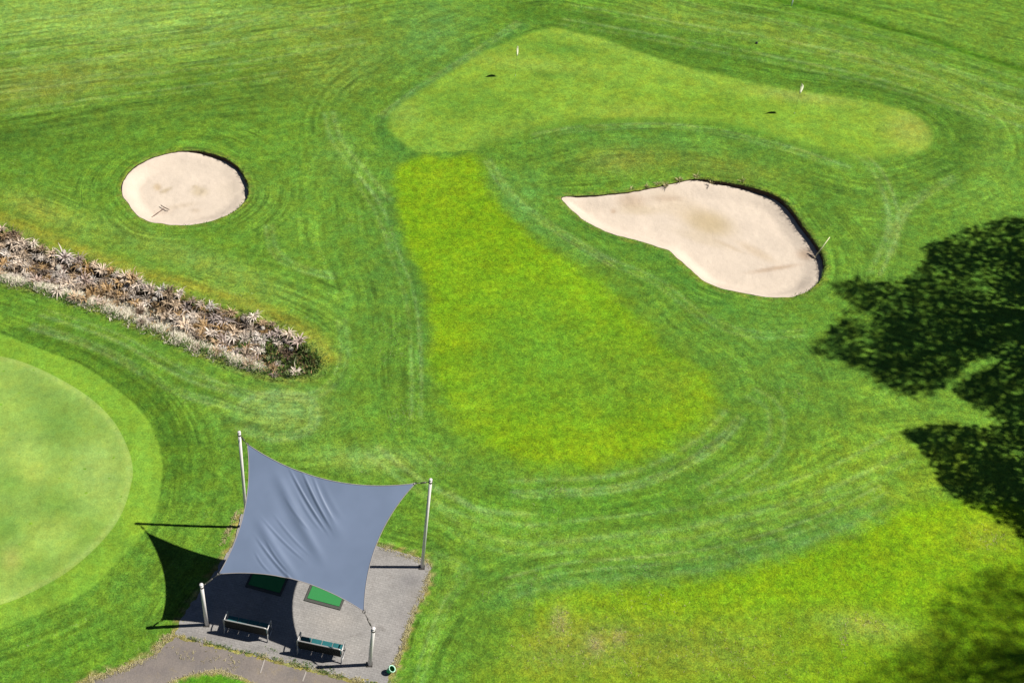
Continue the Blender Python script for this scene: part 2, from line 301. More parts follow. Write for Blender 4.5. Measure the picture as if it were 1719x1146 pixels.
def turf(name, coarse, streak, fleck, bdist):
    m, N, L, B = newmat(name); nt = m.node_tree
    at = N.new('ShaderNodeAttribute'); at.attribute_name = 'tint'
    mw = N.new('ShaderNodeAttribute'); mw.attribute_name = 'mow'
    P = position(nt); sx = N.new('ShaderNodeSeparateXYZ'); L.new(P, sx.inputs[0])
    ms = N.new('ShaderNodeSeparateXYZ'); L.new(mw.outputs['Vector'], ms.inputs[0])
    base = at.outputs['Color']
    n1 = noise(nt, P, .55, 5, .62); n2 = noise(nt, P, 3.2, 5, .68, .4); n3 = noise(nt, P, 15, 3, .7, .6); n4 = noise(nt, P, 1.3, 4, .6)
    n5 = noise(nt, P, 42, 2, .6)
    f = mth(nt, 'MULTIPLY', mrange(nt, n1.outputs[0], .36, .64, .88, 1.12), mrange(nt, n2.outputs[0], .34, .66, 1 - .36 * coarse, 1 + .36 * coarse))
    f = mth(nt, 'MULTIPLY', f, mrange(nt, n3.outputs[0], .34, .66, 1 - .42 * coarse, 1 + .48 * coarse))
    f = mth(nt, 'MULTIPLY', f, mrange(nt, n5.outputs[0], .32, .68, 1 - .34 * coarse, 1 + .40 * coarse))
    # mowing lines: noise drawn out along the mower's way
    def lines(vsock, fr, seed):
        cv = N.new('ShaderNodeCombineXYZ'); L.new(mth(nt, 'MULTIPLY', sx.outputs[0], .22), cv.inputs[0])
        L.new(mth(nt, 'MULTIPLY', sx.outputs[1], .22), cv.inputs[1]); L.new(mth(nt, 'ADD', mth(nt, 'MULTIPLY', vsock, fr), seed), cv.inputs[2])
        return noise(nt, cv.outputs[0], 1.0, 3, .55).outputs[0]
    r1 = lines(ms.outputs[0], 4.2, 0); s1 = lines(ms.outputs[1], 3.4, 31.0)
    mx = N.new('ShaderNodeMix'); L.new(ms.outputs[2], mx.inputs[0]); L.new(s1, mx.inputs[2]); L.new(r1, mx.inputs[3])
    ln = mx.outputs[0]
    sm = mrange(nt, noise(nt, P, .28, 3, .6, .5).outputs[0], .40, .62, .12, 1.0, True)
    f = mth(nt, 'MULTIPLY', f, mth(nt, 'ADD', 1.0, mth(nt, 'MULTIPLY', sm, mrange(nt, ln, .34, .66, -.26 * streak, .26 * streak))))
    c = mixc(nt, mrange(nt, n4.outputs[0], .46, .68, 0, .75 * coarse), base, mixc(nt, 1.0, base, (1.30, 1.03, .80), 'MULTIPLY'))
    c = mixc(nt, mrange(nt, n4.outputs[0], .54, .32, 0, .65 * coarse), c, mixc(nt, 1.0, base, (.78, .98, 1.45), 'MULTIPLY'))
    n7 = noise(nt, P, 7.5, 3, .65, .5)
    c = mixc(nt, mrange(nt, n7.outputs[0], .52, .70, 0, .7 * coarse), c, mixc(nt, 1.0, base, (1.32, 1.08, 1.1), 'MULTIPLY'))
    c = mixc(nt, mrange(nt, n7.outputs[0], .48, .32, 0, .6 * coarse), c, mixc(nt, 1.0, base, (.74, .92, 1.15), 'MULTIPLY'))
    vv = N.new('ShaderNodeCombineXYZ')
    for i in range(3): L.new(f, vv.inputs[i])
    c = mixc(nt, 1.0, c, vv.outputs[0], 'MULTIPLY')
    # pale clippings and dead blades, thicker along some mower lines
    fl = noise(nt, P, 9.0, 3, .75, 1.2); fm = mrange(nt, ln, .50, .66, 0, 1, True); fm2 = noise(nt, P, .42, 2, .5)
    k = mth(nt, 'MULTIPLY', mrange(nt, fl.outputs[0], .58, .70, 0, 1), mth(nt, 'MULTIPLY', fm, mrange(nt, fm2.outputs[0], .46, .62, .06, 1)))
    c = mixc(nt, mth(nt, 'MULTIPLY', k, fleck), c, alb((186, 205, 140)))
    dk = noise(nt, P, 6.0, 2, .6, .8)
    c = mixc(nt, mrange(nt, dk.outputs[0], .66, .76, 0, .45 * coarse), c, alb((60, 104, 34)))
    L.new(c, B.inputs['Base Color']); B.inputs['Roughness'].default_value = .85; B.inputs['Specular IOR Level'].default_value = .12
    hh = mth(nt, 'ADD', mth(nt, 'MULTIPLY', n3.outputs[0], .7), mth(nt, 'MULTIPLY', n5.outputs[0], .5))
    bump(nt, B, mth(nt, 'ADD', hh, mth(nt, 'MULTIPLY', n2.outputs[0], .8)), .8, bdist)
    return m
M = {}
M['rough'] = turf('rough_turf', .84, 1.3, .9, .04)
M['fair'] = turf('fairway_turf', .78, .4, .12, .045)
M['tee'] = turf('tee_turf', .82, .4, .3, .05)
M['upg'] = turf('practice_green_turf', .62, .25, .05, .03)
M['collar'] = turf('collar_turf', .5, .2, .02, .025)
M['green'] = turf('putting_turf', .32, .12, .0, .012)

def plain(name, c, rough=.7, var=.2, scale=6., spec=.3, metal=0., bd=0., k=None, rand=0.0):
    m, N, L, B = newmat(name); nt = m.node_tree
    n = noise(nt, position(nt), scale, 4, .6)
    col = alb(c, k); a = mixc(nt, mrange(nt, n.outputs[0], .3, .7, 0, 1), col * (1 - var), col * (1 + var))
    if rand:
        oi = N.new('ShaderNodeObjectInfo'); hs = N.new('ShaderNodeHueSaturation'); L.new(a, hs.inputs['Color'])
        L.new(mrange(nt, oi.outputs['Random'], 0, 1, 1 - rand, 1 + rand), hs.inputs['Value'])
        L.new(mrange(nt, mth(nt, 'FRACT', mth(nt, 'MULTIPLY', oi.outputs['Random'], 7.3)), 0, 1, .7, 1.25), hs.inputs['Saturation']); a = hs.outputs[0]
    L.new(a, B.inputs['Base Color']); B.inputs['Roughness'].default_value = rough
    B.inputs['Specular IOR Level'].default_value = spec; B.inputs['Metallic'].default_value = metal
    if bd: bump(nt, B, n.outputs[0], .7, bd)
    return m
def sandmat():
    m, N, L, B = newmat('bunker_sand'); nt = m.node_tree; P = position(nt)
    at = N.new('ShaderNodeAttribute'); at.attribute_name = 'tint'
    n1 = noise(nt, P, 1.1, 5, .6); n2 = noise(nt, P, 24, 3, .7); n3 = noise(nt, P, 7, 3, .6, .5)
    f = mth(nt, 'MULTIPLY', mrange(nt, n1.outputs[0], .3, .7, .955, 1.045), mrange(nt, n2.outputs[0], .3, .7, .94, 1.06))
    vv = N.new('ShaderNodeCombineXYZ')
    for i in range(3): L.new(f, vv.inputs[i])
    c = mixc(nt, 1.0, at.outputs['Color'], vv.outputs[0], 'MULTIPLY')
    c = mixc(nt, mrange(nt, n3.outputs[0], .70, .78, 0, .35), c, alb((188, 162, 130)))
    L.new(c, B.inputs['Base Color']); B.inputs['Roughness'].default_value = .95; B.inputs['Specular IOR Level'].default_value = .1
    bump(nt, B, mth(nt, 'ADD', n2.outputs[0], mth(nt, 'MULTIPLY', n3.outputs[0], 1.4)), .5, .022)
    return m
M['sand'] = sandmat()
def pavemat(name, c1, c2, c3, brick=True):
    m, N, L, B = newmat(name); nt = m.node_tree; P = position(nt)
    at = N.new('ShaderNodeAttribute'); at.attribute_name = 'tint'
    n1 = noise(nt, P, .7, 5, .65, .3); n2 = noise(nt, P, 14, 4, .7); n3 = noise(nt, P, 2.6, 5, .7, .8); n6 = noise(nt, P, 45, 2, .6)
    c = mixc(nt, mrange(nt, n1.outputs[0], .35, .65, 0, 1), alb(c1), alb(c2))
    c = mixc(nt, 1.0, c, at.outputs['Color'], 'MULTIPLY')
    c = mixc(nt, mrange(nt, n3.outputs[0], .56, .72, 0, .6), c, alb(c3))
    f = mth(nt, 'MULTIPLY', mrange(nt, n2.outputs[0], .25, .75, .84, 1.16), mrange(nt, n6.outputs[0], .25, .75, .86, 1.14))
    h = n2.outputs[0]
    if brick:
        mp = N.new('ShaderNodeMapping'); L.new(P, mp.inputs[0]); mp.inputs['Rotation'].default_value = (0, 0, math.radians(17.2))
        bt = N.new('ShaderNodeTexBrick'); L.new(mp.outputs[0], bt.inputs[0]); bt.inputs['Scale'].default_value = 1.0
        bt.inputs['Brick Width'].default_value = .20; bt.inputs['Row Height'].default_value = .10; bt.inputs['Mortar Size'].default_value = .008
        bt.inputs['Color1'].default_value = (.9, .9, .9, 1); bt.inputs['Color2'].default_value = (1.08, 1.08, 1.08, 1); bt.inputs['Mortar'].default_value = (.72, .72, .70, 1)
        c = mixc(nt, .7, c, bt.outputs[0], 'MULTIPLY')
    vv = N.new('ShaderNodeCombineXYZ')
    for i in range(3): L.new(f, vv.inputs[i])
    c = mixc(nt, 1.0, c, vv.outputs[0], 'MULTIPLY')
    L.new(c, B.inputs['Base Color']); B.inputs['Roughness'].default_value = .9; B.inputs['Specular IOR Level'].default_value = .2
    bump(nt, B, h, .6, .015)
    return m
M['patio'] = pavemat('patio_pavers', (172, 169, 166), (188, 184, 180), (156, 150, 145))
M['path'] = pavemat('path_asphalt', (140, 133, 129), (162, 151, 142), (174, 158, 124), False)
def sailmat():
    m, N, L, B = newmat('sail_fabric'); nt = m.node_tree
    tc = N.new('ShaderNodeTexCoord'); n1 = noise(nt, tc.outputs['Object'], 60, 2, .6); n2 = noise(nt, tc.outputs['Object'], .5, 3, .5)
    c = mixc(nt, mrange(nt, n2.outputs[0], .35, .65, 0, 1), alb((132, 150, 180)), alb((144, 162, 194)))
    L.new(c, B.inputs['Base Color']); B.inputs['Roughness'].default_value = .5; B.inputs['Specular IOR Level'].default_value = .6
    bump(nt, B, n1.outputs[0], .15, .004)
    return m
M['sail'] = sailmat()
M['steel'] = plain('painted_steel', (240, 234, 232), .45, .06, 5, .5, k=1.3)
M['cable'] = plain('steel_cable', (120, 116, 110), .4, .1, 9, .5, .6)
M['hem'] = plain('sail_hem', (190, 182, 180), .7, .08)
M['tube'] = plain('bench_tube', (214, 212, 210), .35, .06, 8, .5, .3)
M['teal'] = plain('bench_seat_teal', (44, 122, 128), .5, .12, 10, .4)
M['slat'] = plain('bench_back_dark', (40, 44, 44), .6, .2, 12, .3)
M['matgreen'] = plain('mat_turf', (70, 160, 92), .9, .10, 40, .1, bd=.006)
M['rubber'] = plain('mat_rubber', (96, 98, 92), .8, .15, 20, .2)
M['bucket'] = plain('bucket_green', (44, 210, 130), .4, .05, 4, .5, k=1.3)
M['bucket_in'] = plain('bucket_inside', (10, 130, 60), .5, .05, 4, .3)
M['bucketrim'] = plain('bucket_rim', (190, 248, 218), .4, .03, 4, .5, k=1.2)
M['flag'] = plain('flag_cloth', (250, 248, 222), .8, .03, 6, .2, k=1.15)
M['stick'] = plain('flag_stick', (190, 200, 110), .5, .05, 6, .4)
M['cup'] = plain('hole_cup', (40, 40, 36), .8, .1)
M['wood'] = plain('rake_handle_wood', (240, 236, 190), .6, .08, 14, .3, k=1.2)
M['darkwood'] = plain('rake_handle_weathered', (150, 112, 96), .7, .15, 14, .2)
M['rakehead'] = plain('rake_head', (134, 116, 104), .6, .15, 14, .3)
M['soil'] = plain('cut_soil', (74, 62, 54), .95, .35, 9, .1, bd=.03)
M['white'] = plain('white_paint', (240, 242, 246), .5, .03, k=1.15)
M['darkbit'] = plain('sprinkler_plastic', (46, 52, 58), .5, .1)
M['bark'] = plain('tree_bark', (98, 84, 70), .9, .3, 7, .1, bd=.04)
M['leaf'] = plain('tree_leaf', (74, 112, 40), .6, .35, 1.6, .3)
M['joint'] = plain('joint_strip', (198, 190, 182), .9, .1)
for nm, c in (('reed_a', (222, 202, 180)), ('reed_b', (186, 158, 122)), ('reed_c', (196, 176, 164)), ('reed_d', (236, 222, 206)), ('reed_g', (108, 122, 70)), ('reed_e', (138, 118, 100))):
    M[nm] = plain(nm, c, .8, .25, 14, .2, rand=.35, k=1.2)
M['straw'] = plain('pale_straw', (248, 238, 212), .85, .25, 8, .2)
M['clip'] = plain('clippings', (168, 190, 120), .85, .2, 8, .2)
M['weed'] = plain('weed_leaf', (104, 140, 60), .8, .35, 6, .2)
M['drygrass'] = plain('dry_grass', (224, 212, 158), .85, .25, 7, .2)
M['stone'] = plain('pale_stone', (206, 198, 184), .85, .2, 9, .2, bd=.02)

# ------------------------------------------------------------------ mesh helpers
def link(name, me, mat=None, parent=None, **props):
    o = bpy.data.objects.new(name, me); COL.objects.link(o)
    if mat is not None and me is not None and not me.materials: me.materials.append(mat)
    if parent is not None: o.parent = parent
    for k, v in props.items(): o[k] = v
    return o
def empty(name, loc=(0, 0, 0), rz=0, **props):
    o = link(name, None, **props); o.location = loc; o.rotation_euler = (0, 0, rz); o.empty_display_size = .2
    return o
def mesh_np(name, V, F, smooth_=True):
    me = bpy.data.meshes.new(name); V = np.asarray(V, np.float32); F = np.asarray(F, np.int32); n = F.shape[1]
    me.vertices.add(len(V)); me.vertices.foreach_set('co', V.ravel())
    me.loops.add(F.size); me.loops.foreach_set('vertex_index', F.ravel())
    me.polygons.add(len(F)); me.polygons.foreach_set('loop_start', np.arange(0, F.size, n, dtype=np.int32))
    me.update(calc_edges=True); me.validate()
    me.polygons.foreach_set('use_smooth', np.full(len(me.polygons), smooth_)); me.update()
    return me
def attrs(me, tint=None, mw=None):
    if tint is not None:
        a = me.attributes.new('tint', 'FLOAT_COLOR', 'POINT')
        a.data.foreach_set('color', np.concatenate([tint, np.ones((len(tint), 1))], 1).astype(np.float32).ravel())
    if mw is not None:
        a = me.attributes.new('mow', 'FLOAT_VECTOR', 'POINT'); a.data.foreach_set('vector', mw.astype(np.float32).ravel())
def from_bm(name, bm, smooth_=True):
    me = bpy.data.meshes.new(name); bmesh.ops.recalc_face_normals(bm, faces=bm.faces); bm.to_mesh(me); bm.free()
    me.polygons.foreach_set('use_smooth', np.full(len(me.polygons), smooth_)); me.update()
    return me
def frame(d):
    d = Vector(d).normalized(); u = d.cross(Vector((0, 0, 1)) if abs(d.z) < .95 else Vector((1, 0, 0))).normalized()
    return u, d.cross(u)
def tube(bm, pts, r, seg=8, cap=True):
    pts = [Vector(p) for p in pts]; n = len(pts); rs = [r] * n if isinstance(r, (int, float)) else r; rings = []
    for i, p in enumerate(pts):
        d = pts[min(i + 1, n - 1)] - pts[max(i - 1, 0)]; u, v = frame(d)
        if i and u.dot(pu) < 0 and abs(u.dot(pu)) > .5: u, v = -u, -v
        pu = u
        rings.append([bm.verts.new(p + (u * math.cos(a) + v * math.sin(a)) * rs[i]) for a in [2 * math.pi * k / seg for k in range(seg)]])
    for A, B in zip(rings[:-1], rings[1:]):
        best = min(range(seg), key=lambda s: (A[0].co - B[s].co).length)
        for k in range(seg): bm.faces.new((A[k], A[(k + 1) % seg], B[(k + 1 + best) % seg], B[(k + best) % seg]))
    if cap: bm.faces.new(rings[0]); bm.faces.new(list(reversed(rings[-1])))
def box(bm, c, s, bev=0.0, mat=None):
    r = bmesh.ops.create_cube(bm, size=1.0); vs_ = r['verts']
    for v in vs_: v.co = Vector((v.co.x * s[0], v.co.y * s[1], v.co.z * s[2]))
    if bev:
        es = list({e for v in vs_ for e in v.link_edges})
        q = bmesh.ops.bevel(bm, geom=es, offset=bev, segments=2, affect='EDGES'); vs_ = list({v for f in q['faces'] for v in f.verts} | {v for v in vs_ if v.is_valid})
    for v in vs_:
        if mat is not None: v.co = mat @ v.co
        v.co += Vector(c)
    return vs_
def tubeobj(name, pts, r, mat, parent=None, seg=8, **p):
    bm = bmesh.new(); tube(bm, pts, r, seg); return link(name, from_bm(name, bm), mat, parent, **p)
def boxobj(name, c, s, mat, parent=None, bev=.004, rot=None, **p):
    bm = bmesh.new(); box(bm, c, s, bev, rot); return link(name, from_bm(name, bm, False), mat, parent, **p)
def sheet_pts(poly, cell):
    a = poly.min(0); b = poly.max(0)
    X, Y = np.meshgrid(np.arange(a[0], b[0], cell), np.arange(a[1], b[1], cell), indexing='ij')
    X = X.ravel() + RNG.uniform(-.2, .2, X.size) * cell; Y = Y.ravel() + RNG.uniform(-.2, .2, Y.size) * cell
    k = sdist(X, Y, poly) < -cell * .45
    return np.stack([X[k], Y[k]], 1)
def cdt(poly, cell):
    # resample the outline evenly, fill it with points, triangulate
    d = np.linalg.norm(np.roll(poly, -1, 0) - poly, axis=1); s = np.concatenate([[0], np.cumsum(d)]); P = np.concatenate([poly, poly[:1]])
    n = max(12, int(s[-1] / cell)); t = np.linspace(0, s[-1], n, endpoint=False)
    B = np.stack([np.interp(t, s, P[:, 0]), np.interp(t, s, P[:, 1])], 1)
    I = sheet_pts(B, cell); V = np.concatenate([B, I])
    vo, eo, fo, *_ = delaunay_2d_cdt([Vector(v) for v in V], [(i, (i + 1) % n) for i in range(n)], [], 1, 1e-6)
    return np.array([tuple(v) for v in vo]), np.array([f for f in fo if len(f) == 3]), n

# ------------------------------------------------------------------ the ground
cell = 0.11
ax = np.arange(-27, 42 + 1e-6, cell); ay = np.arange(23.5, 81 + 1e-6, cell)
X, Y = np.meshgrid(ax, ay, indexing='ij'); sh = X.shape; X = X.ravel(); Y = Y.ravel()
Z = hz(X, Y)
ditch_d = fld('ditch', X, Y)
Z = Z - 0.30 * sstep(0.05, 0.8, -ditch_d)
rut = pdist(X, Y, LW[2][0]); Z = Z - 0.10 * np.exp(-(rut / .3) ** 2)
under = np.min(np.stack([fld(k, X, Y) for k in ('fairway', 'tee_area', 'upper_green', 'left_collar', 'patio', 'path')]), 0)
Z = Z - 0.07 * sstep(0.10, 0.35, -under)
rb = np.random.default_rng(3); Z = Z + rb.normal(0, .006, len(Z))
I = np.arange(len(X)).reshape(sh)
Fq = np.stack([I[:-1, :-1], I[1:, :-1], I[1:, 1:], I[:-1, 1:]], -1).reshape(-1, 4)
bd = np.minimum(fld('big_bunker', X, Y), fld('small_bunker', X, Y))
Fq = Fq[(bd[Fq].max(1) > 0.12)]
tint = rough_colour(X, Y); mw_ = mow(X, Y, 'rough')
x0, x1, y0, y1 = ax[0], ax[-1], ay[0], ay[-1]; BIG = 2500.
# far grassland: a frame of large quads round the fine part, in the same sheet
fx = [-BIG, -300, -80, x0, x1, 90, 300, BIG]; fy = [-BIG, -300, -60, y0, y1, 140, 400, BIG]
nv = len(X); EV = []; EF = []; base = nv
for i in range(len(fx)):
    for j in range(len(fy)): EV.append((fx[i], fy[j], -0.01))
def eid(i, j): return base + i * len(fy) + j
for i in range(len(fx) - 1):
    for j in range(len(fy) - 1):
        if fx[i] >= x0 and fx[i + 1] <= x1 and fy[j] >= y0 and fy[j + 1] <= y1: continue
        EF.append((eid(i, j), eid(i + 1, j), eid(i + 1, j + 1), eid(i, j + 1)))
V = np.concatenate([np.stack([X, Y, Z], 1), np.array(EV)]); Fq = np.concatenate([Fq, np.array(EF)])
tint = np.concatenate([tint, np.tile(alb((112, 151, 46)), (len(EV), 1))]); mw_ = np.concatenate([mw_, np.tile([0, 0, 0.], (len(EV), 1))])
used = np.zeros(len(V), bool); used[Fq.ravel()] = True; rm = np.cumsum(used) - 1
me = mesh_np('ground', V[used], rm[Fq]); attrs(me, tint[used], mw_[used])
link('ground', me, M['rough'], kind='structure')

def turf_sheet(name, key, mat, dz, cl):
    V2, F, n = cdt(POLY[key], cl); x, y = V2[:, 0], V2[:, 1]
    z = hz(x, y) + dz + RNG.normal(0, .003, len(x)); z[:n] = hz(x[:n], y[:n]) + (dz if key == 'left_green' else 0.004)
    me = mesh_np(name, np.stack([x, y, z], 1), F); attrs(me, zone_colour(key, x, y), mow(x, y, key))
    return link(name, me, mat, kind='structure')
turf_sheet('fairway', 'fairway', M['fair'], .012, .13)
turf_sheet('fairway', 'tee_area', M['tee'], .014, .15)
turf_sheet('practice_green', 'upper_green', M['upg'], .008, .13)
turf_sheet('green_collar', 'left_collar', M['collar'], .010, .13)
turf_sheet('putting_green', 'left_green', M['green'], .018, .13)

# ------------------------------------------------------------------ bunkers: sand bowl, turf lip with its cut face
LIPDIR = np.array([.85, .53])
def bunker(key, lipmax, depth, wd, blobs):
    poly = POLY[key]
    d = np.linalg.norm(np.roll(poly, -1, 0) - poly, axis=1); s = np.concatenate([[0], np.cumsum(d)]); P = np.concatenate([poly, poly[:1]])
    n = int(s[-1] / .10); t = np.linspace(0, s[-1], n, endpoint=False)
    B = np.stack([np.interp(t, s, P[:, 0]), np.interp(t, s, P[:, 1])], 1)
    T = np.roll(B, -3, 0) - np.roll(B, 3, 0); T /= np.linalg.norm(T, axis=1)[:, None]
    area = 0.5 * np.sum(B[:, 0] * np.roll(B[:, 1], -1) - B[:, 1] * np.roll(B[:, 0], -1))
    Nn = np.stack([T[:, 1], -T[:, 0]], 1) * (1 if area > 0 else -1)
    for _ in range(12): Nn = (np.roll(Nn, 1, 0) + Nn + np.roll(Nn, -1, 0)) / 3
    Nn /= np.linalg.norm(Nn, axis=1)[:, None]
    lip = 0.015 + lipmax * sstep(.22, .85, Nn @ LIPDIR) + .09 * sstep(-.1, .5, Nn[:, 0])
    # ragged cut edge
    rag = RNG.normal(0, 1, n)
    for _ in range(2): rag = (np.roll(rag, 1) + rag + np.roll(rag, -1)) / 3
    E = B + Nn * (rag * .035)[:, None]
    V2, F, nb = cdt(B, .12); x, y = V2[:, 0], V2[:, 1]
    dist, ix = sdist(x, y, B, True); dd = np.clip(-dist, 0, None)
    # lip height of the near outline, softened over neighbours
    wq = np.zeros(len(x)); lz = np.zeros(len(x)); gz = np.zeros(len(x)); hb = hz(B[:, 0], B[:, 1])
    for q in range(0, n, 3):
        r2 = (x - B[q, 0]) ** 2 + (y - B[q, 1]) ** 2; ww = 1 / (r2 + .02) ** 2; wq += ww; lz += ww * lip[q]; gz += ww * hb[q]
    lz /= wq; gz /= wq
    z = gz - (lz + (depth - lz) * sstep(0, wd, dd)) + RNG.normal(0, .006, len(x))
    ru = np.random.default_rng(5)
    for _ in range(60):   # raked unevenness
        k = ru.normal(0, 2.4, 2); z += .0016 * np.sin(k[0] * x + k[1] * y + ru.uniform(0, 6.3))
    px, py = proj(x, y, -.3)
    c = np.tile(alb((246, 229, 209)), (len(x), 1))
    for a, b, rx, ry, r, colr, w, dz in blobs:
        cr, sr = math.cos(math.radians(r)), math.sin(math.radians(r)); u = (px - a) * cr + (py - b) * sr; v = -(px - a) * sr + (py - b) * cr
        k = np.exp(-((u / rx) ** 2 + (v / ry) ** 2) ** 1.6) * w
        c = lerp_c(c, alb(colr), np.clip(k, 0, 1)); z += dz * k * ru.normal(0, 1, len(x))
    me = mesh_np('bunker_sand', np.stack([x, y, z], 1), F); attrs(me, c)
    so_ = link('bunker_sand', me, M['sand'], kind='structure')
    # turf lip: from half a metre out to the edge, rounded over, then the cut face down into the sand
    prof = [(.55, .004), (.38, .012), (.20, .022), (.08, .026), (.02, .016)]
    rows = []
    for o_, dz in prof:
        Q = E + Nn * o_; rows.append(np.stack([Q[:, 0], Q[:, 1], hz(Q[:, 0], Q[:, 1]) + dz], 1))
    Vt = np.concatenate(rows); Ft = []
    a = np.arange(n); b2 = (a + 1) % n
    for r in range(len(prof) - 1): Ft.append(np.stack([r * n + a, r * n + b2, (r + 1) * n + b2, (r + 1) * n + a], 1))
    me = mesh_np('turf_lip', Vt, np.concatenate(Ft)); attrs(me, rough_colour(Vt[:, 0], Vt[:, 1]), mow(Vt[:, 0], Vt[:, 1], 'rough'))
    link('turf_lip', me, M['rough'], so_)
    top = rows[-1]; h2 = hz(B[:, 0], B[:, 1])
    Q = E - Nn * .015; mid = np.stack([Q[:, 0], Q[:, 1], top[:, 2] - .5 * lip - .01], 1)
    Q = E + Nn * .03; low = np.stack([Q[:, 0], Q[:, 1], h2 - lip - .15], 1)
    Vt = np.concatenate([top, mid, low]); Ft = [np.stack([r * n + a, r * n + b2, (r + 1) * n + b2, (r + 1) * n + a], 1) for r in range(2)]
    link('cut_face', mesh_np('cut_face', Vt, np.concatenate(Ft)), M['soil'], so_)
    return E, Nn, lip
damp = (216, 188, 146)
EB, NB, LB = bunker('big_bunker', .15, .46, 1.0, [(1190,372,42,20,15,(208,186,140),.75,.0),(1150,350,60,18,20,(226,204,168),.4,0),(1270,420,36,7,28,(226,200,164),.45,0),(1060,340,24,9,0,(212,182,150),.5,.02),(1075,350,36,8,0,(216,196,160),.5,.0),(1300,448,42,3.5,-7,(206,178,150),.7,.02),(1352,428,15,8,20,(210,180,152),.65,.01),(1120,334,30,3,-3,(200,174,150),.45,.015),(1030,352,5,3,0,(200,170,140),.6,.02),(1180,398,50,8,18,(226,206,172),.4,0),(1225,410,30,3,24,(214,190,158),.4,0)])
ES, NS, LS = bunker('small_bunker', .12, .34, .9, [(264,314,7,6,0,(214,188,150),.75,.03),(278,319,11,3.5,-24,(204,184,150),.75,.03),(335,321,14,8,0,(220,200,164),.65,.03),(328,313,6,3,0,(204,184,152),.6,.02),(305,344,26,4,-8,(222,202,176),.5,.03),(328,352,9,4,0,(216,196,172),.6,.03),(275,354,18,5,-10,(228,206,184),.5,.03),(385,318,22,16,0,(228,212,190),.35,0),(340,365,20,5,0,(224,206,186),.4,.02)])

# ------------------------------------------------------------------ paving
def paving(name, key, mat, dz, stains, cl=.12):
    V2, F, n = cdt(POLY[key], cl); x, y = V2[:, 0].copy(), V2[:, 1].copy()
    x[:n] += RNG.normal(0, .025, n); y[:n] += RNG.normal(0, .025, n)
    z = np.full(len(x), dz) + RNG.normal(0, .0015, len(x)); px, py = proj(x, y)
    c = np.ones((len(x), 3))
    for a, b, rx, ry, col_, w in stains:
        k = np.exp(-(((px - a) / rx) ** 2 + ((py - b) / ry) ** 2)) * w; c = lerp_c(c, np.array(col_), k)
    # skirt down into the soil
    sk = np.stack([x[:n], y[:n], np.full(n, dz - .12)], 1); a = np.arange(n); b2 = (a + 1) % n; m0 = len(x)
    Vv = np.concatenate([np.stack([x, y, z], 1), sk]); F2 = np.concatenate([np.stack([a, m0 + a, m0 + b2], 1), np.stack([a, m0 + b2, b2], 1)])
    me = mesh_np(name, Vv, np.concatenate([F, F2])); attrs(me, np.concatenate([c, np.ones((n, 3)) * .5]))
    me.shade_flat() if hasattr(me, 'shade_flat') else None
    return link(name, me, mat, kind='structure')
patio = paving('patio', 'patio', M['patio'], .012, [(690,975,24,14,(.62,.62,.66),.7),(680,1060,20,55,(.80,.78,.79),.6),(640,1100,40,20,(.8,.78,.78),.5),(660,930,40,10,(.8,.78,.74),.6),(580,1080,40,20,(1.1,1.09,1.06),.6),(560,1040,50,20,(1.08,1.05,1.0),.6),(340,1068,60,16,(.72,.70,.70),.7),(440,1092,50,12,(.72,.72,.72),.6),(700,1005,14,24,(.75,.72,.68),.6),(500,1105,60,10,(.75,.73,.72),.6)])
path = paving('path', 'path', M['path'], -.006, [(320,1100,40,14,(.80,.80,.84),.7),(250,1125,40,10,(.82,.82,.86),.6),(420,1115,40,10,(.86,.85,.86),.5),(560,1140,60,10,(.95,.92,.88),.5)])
isl = POLY['island']; V2, F, n = cdt(isl, .12); x, y = V2[:, 0], V2[:, 1]
z = .012 + .06 * sstep(0, .5, -sdist(x, y, isl)) + RNG.normal(0, .006, len(x))
me = mesh_np('grass_island', np.stack([x, y, z], 1), F)
c = np.tile(alb((98, 162, 32)), (len(x), 1)); c = lerp_c(c, alb((176, 160, 98)), .8 * (1 - sstep(.02, .22, -sdist(x, y, isl) + .07 * np.sin(x * 11 + 2 * np.sin(y * 7)))))
attrs(me, c, mow(x, y, 'fairway')); link('grass_island', me, M['fair'], kind='structure')
for a, b in (((437, 1129), (444, 1107)), ((508, 1143), (514, 1126))):
    p, q = Vector(G(*a)), Vector(G(*b)); p.z = q.z = .004; d = (q - p).normalized(); w = Vector((-d.y, d.x, 0)) * .022
    bm = bmesh.new(); vv = [bm.verts.new(v + Vector((0, 0, dz))) for dz in (-.02, .004) for v in (p - w, p + w, q + w, q - w)]
    for f in ((4, 5, 6, 7), (0, 1, 5, 4), (1, 2, 6, 5), (2, 3, 7, 6), (3, 0, 4, 7)): bm.faces.new([vv[i] for i in f])
    link('joint_strip', from_bm('joint_strip', bm, False), M['joint'], path)

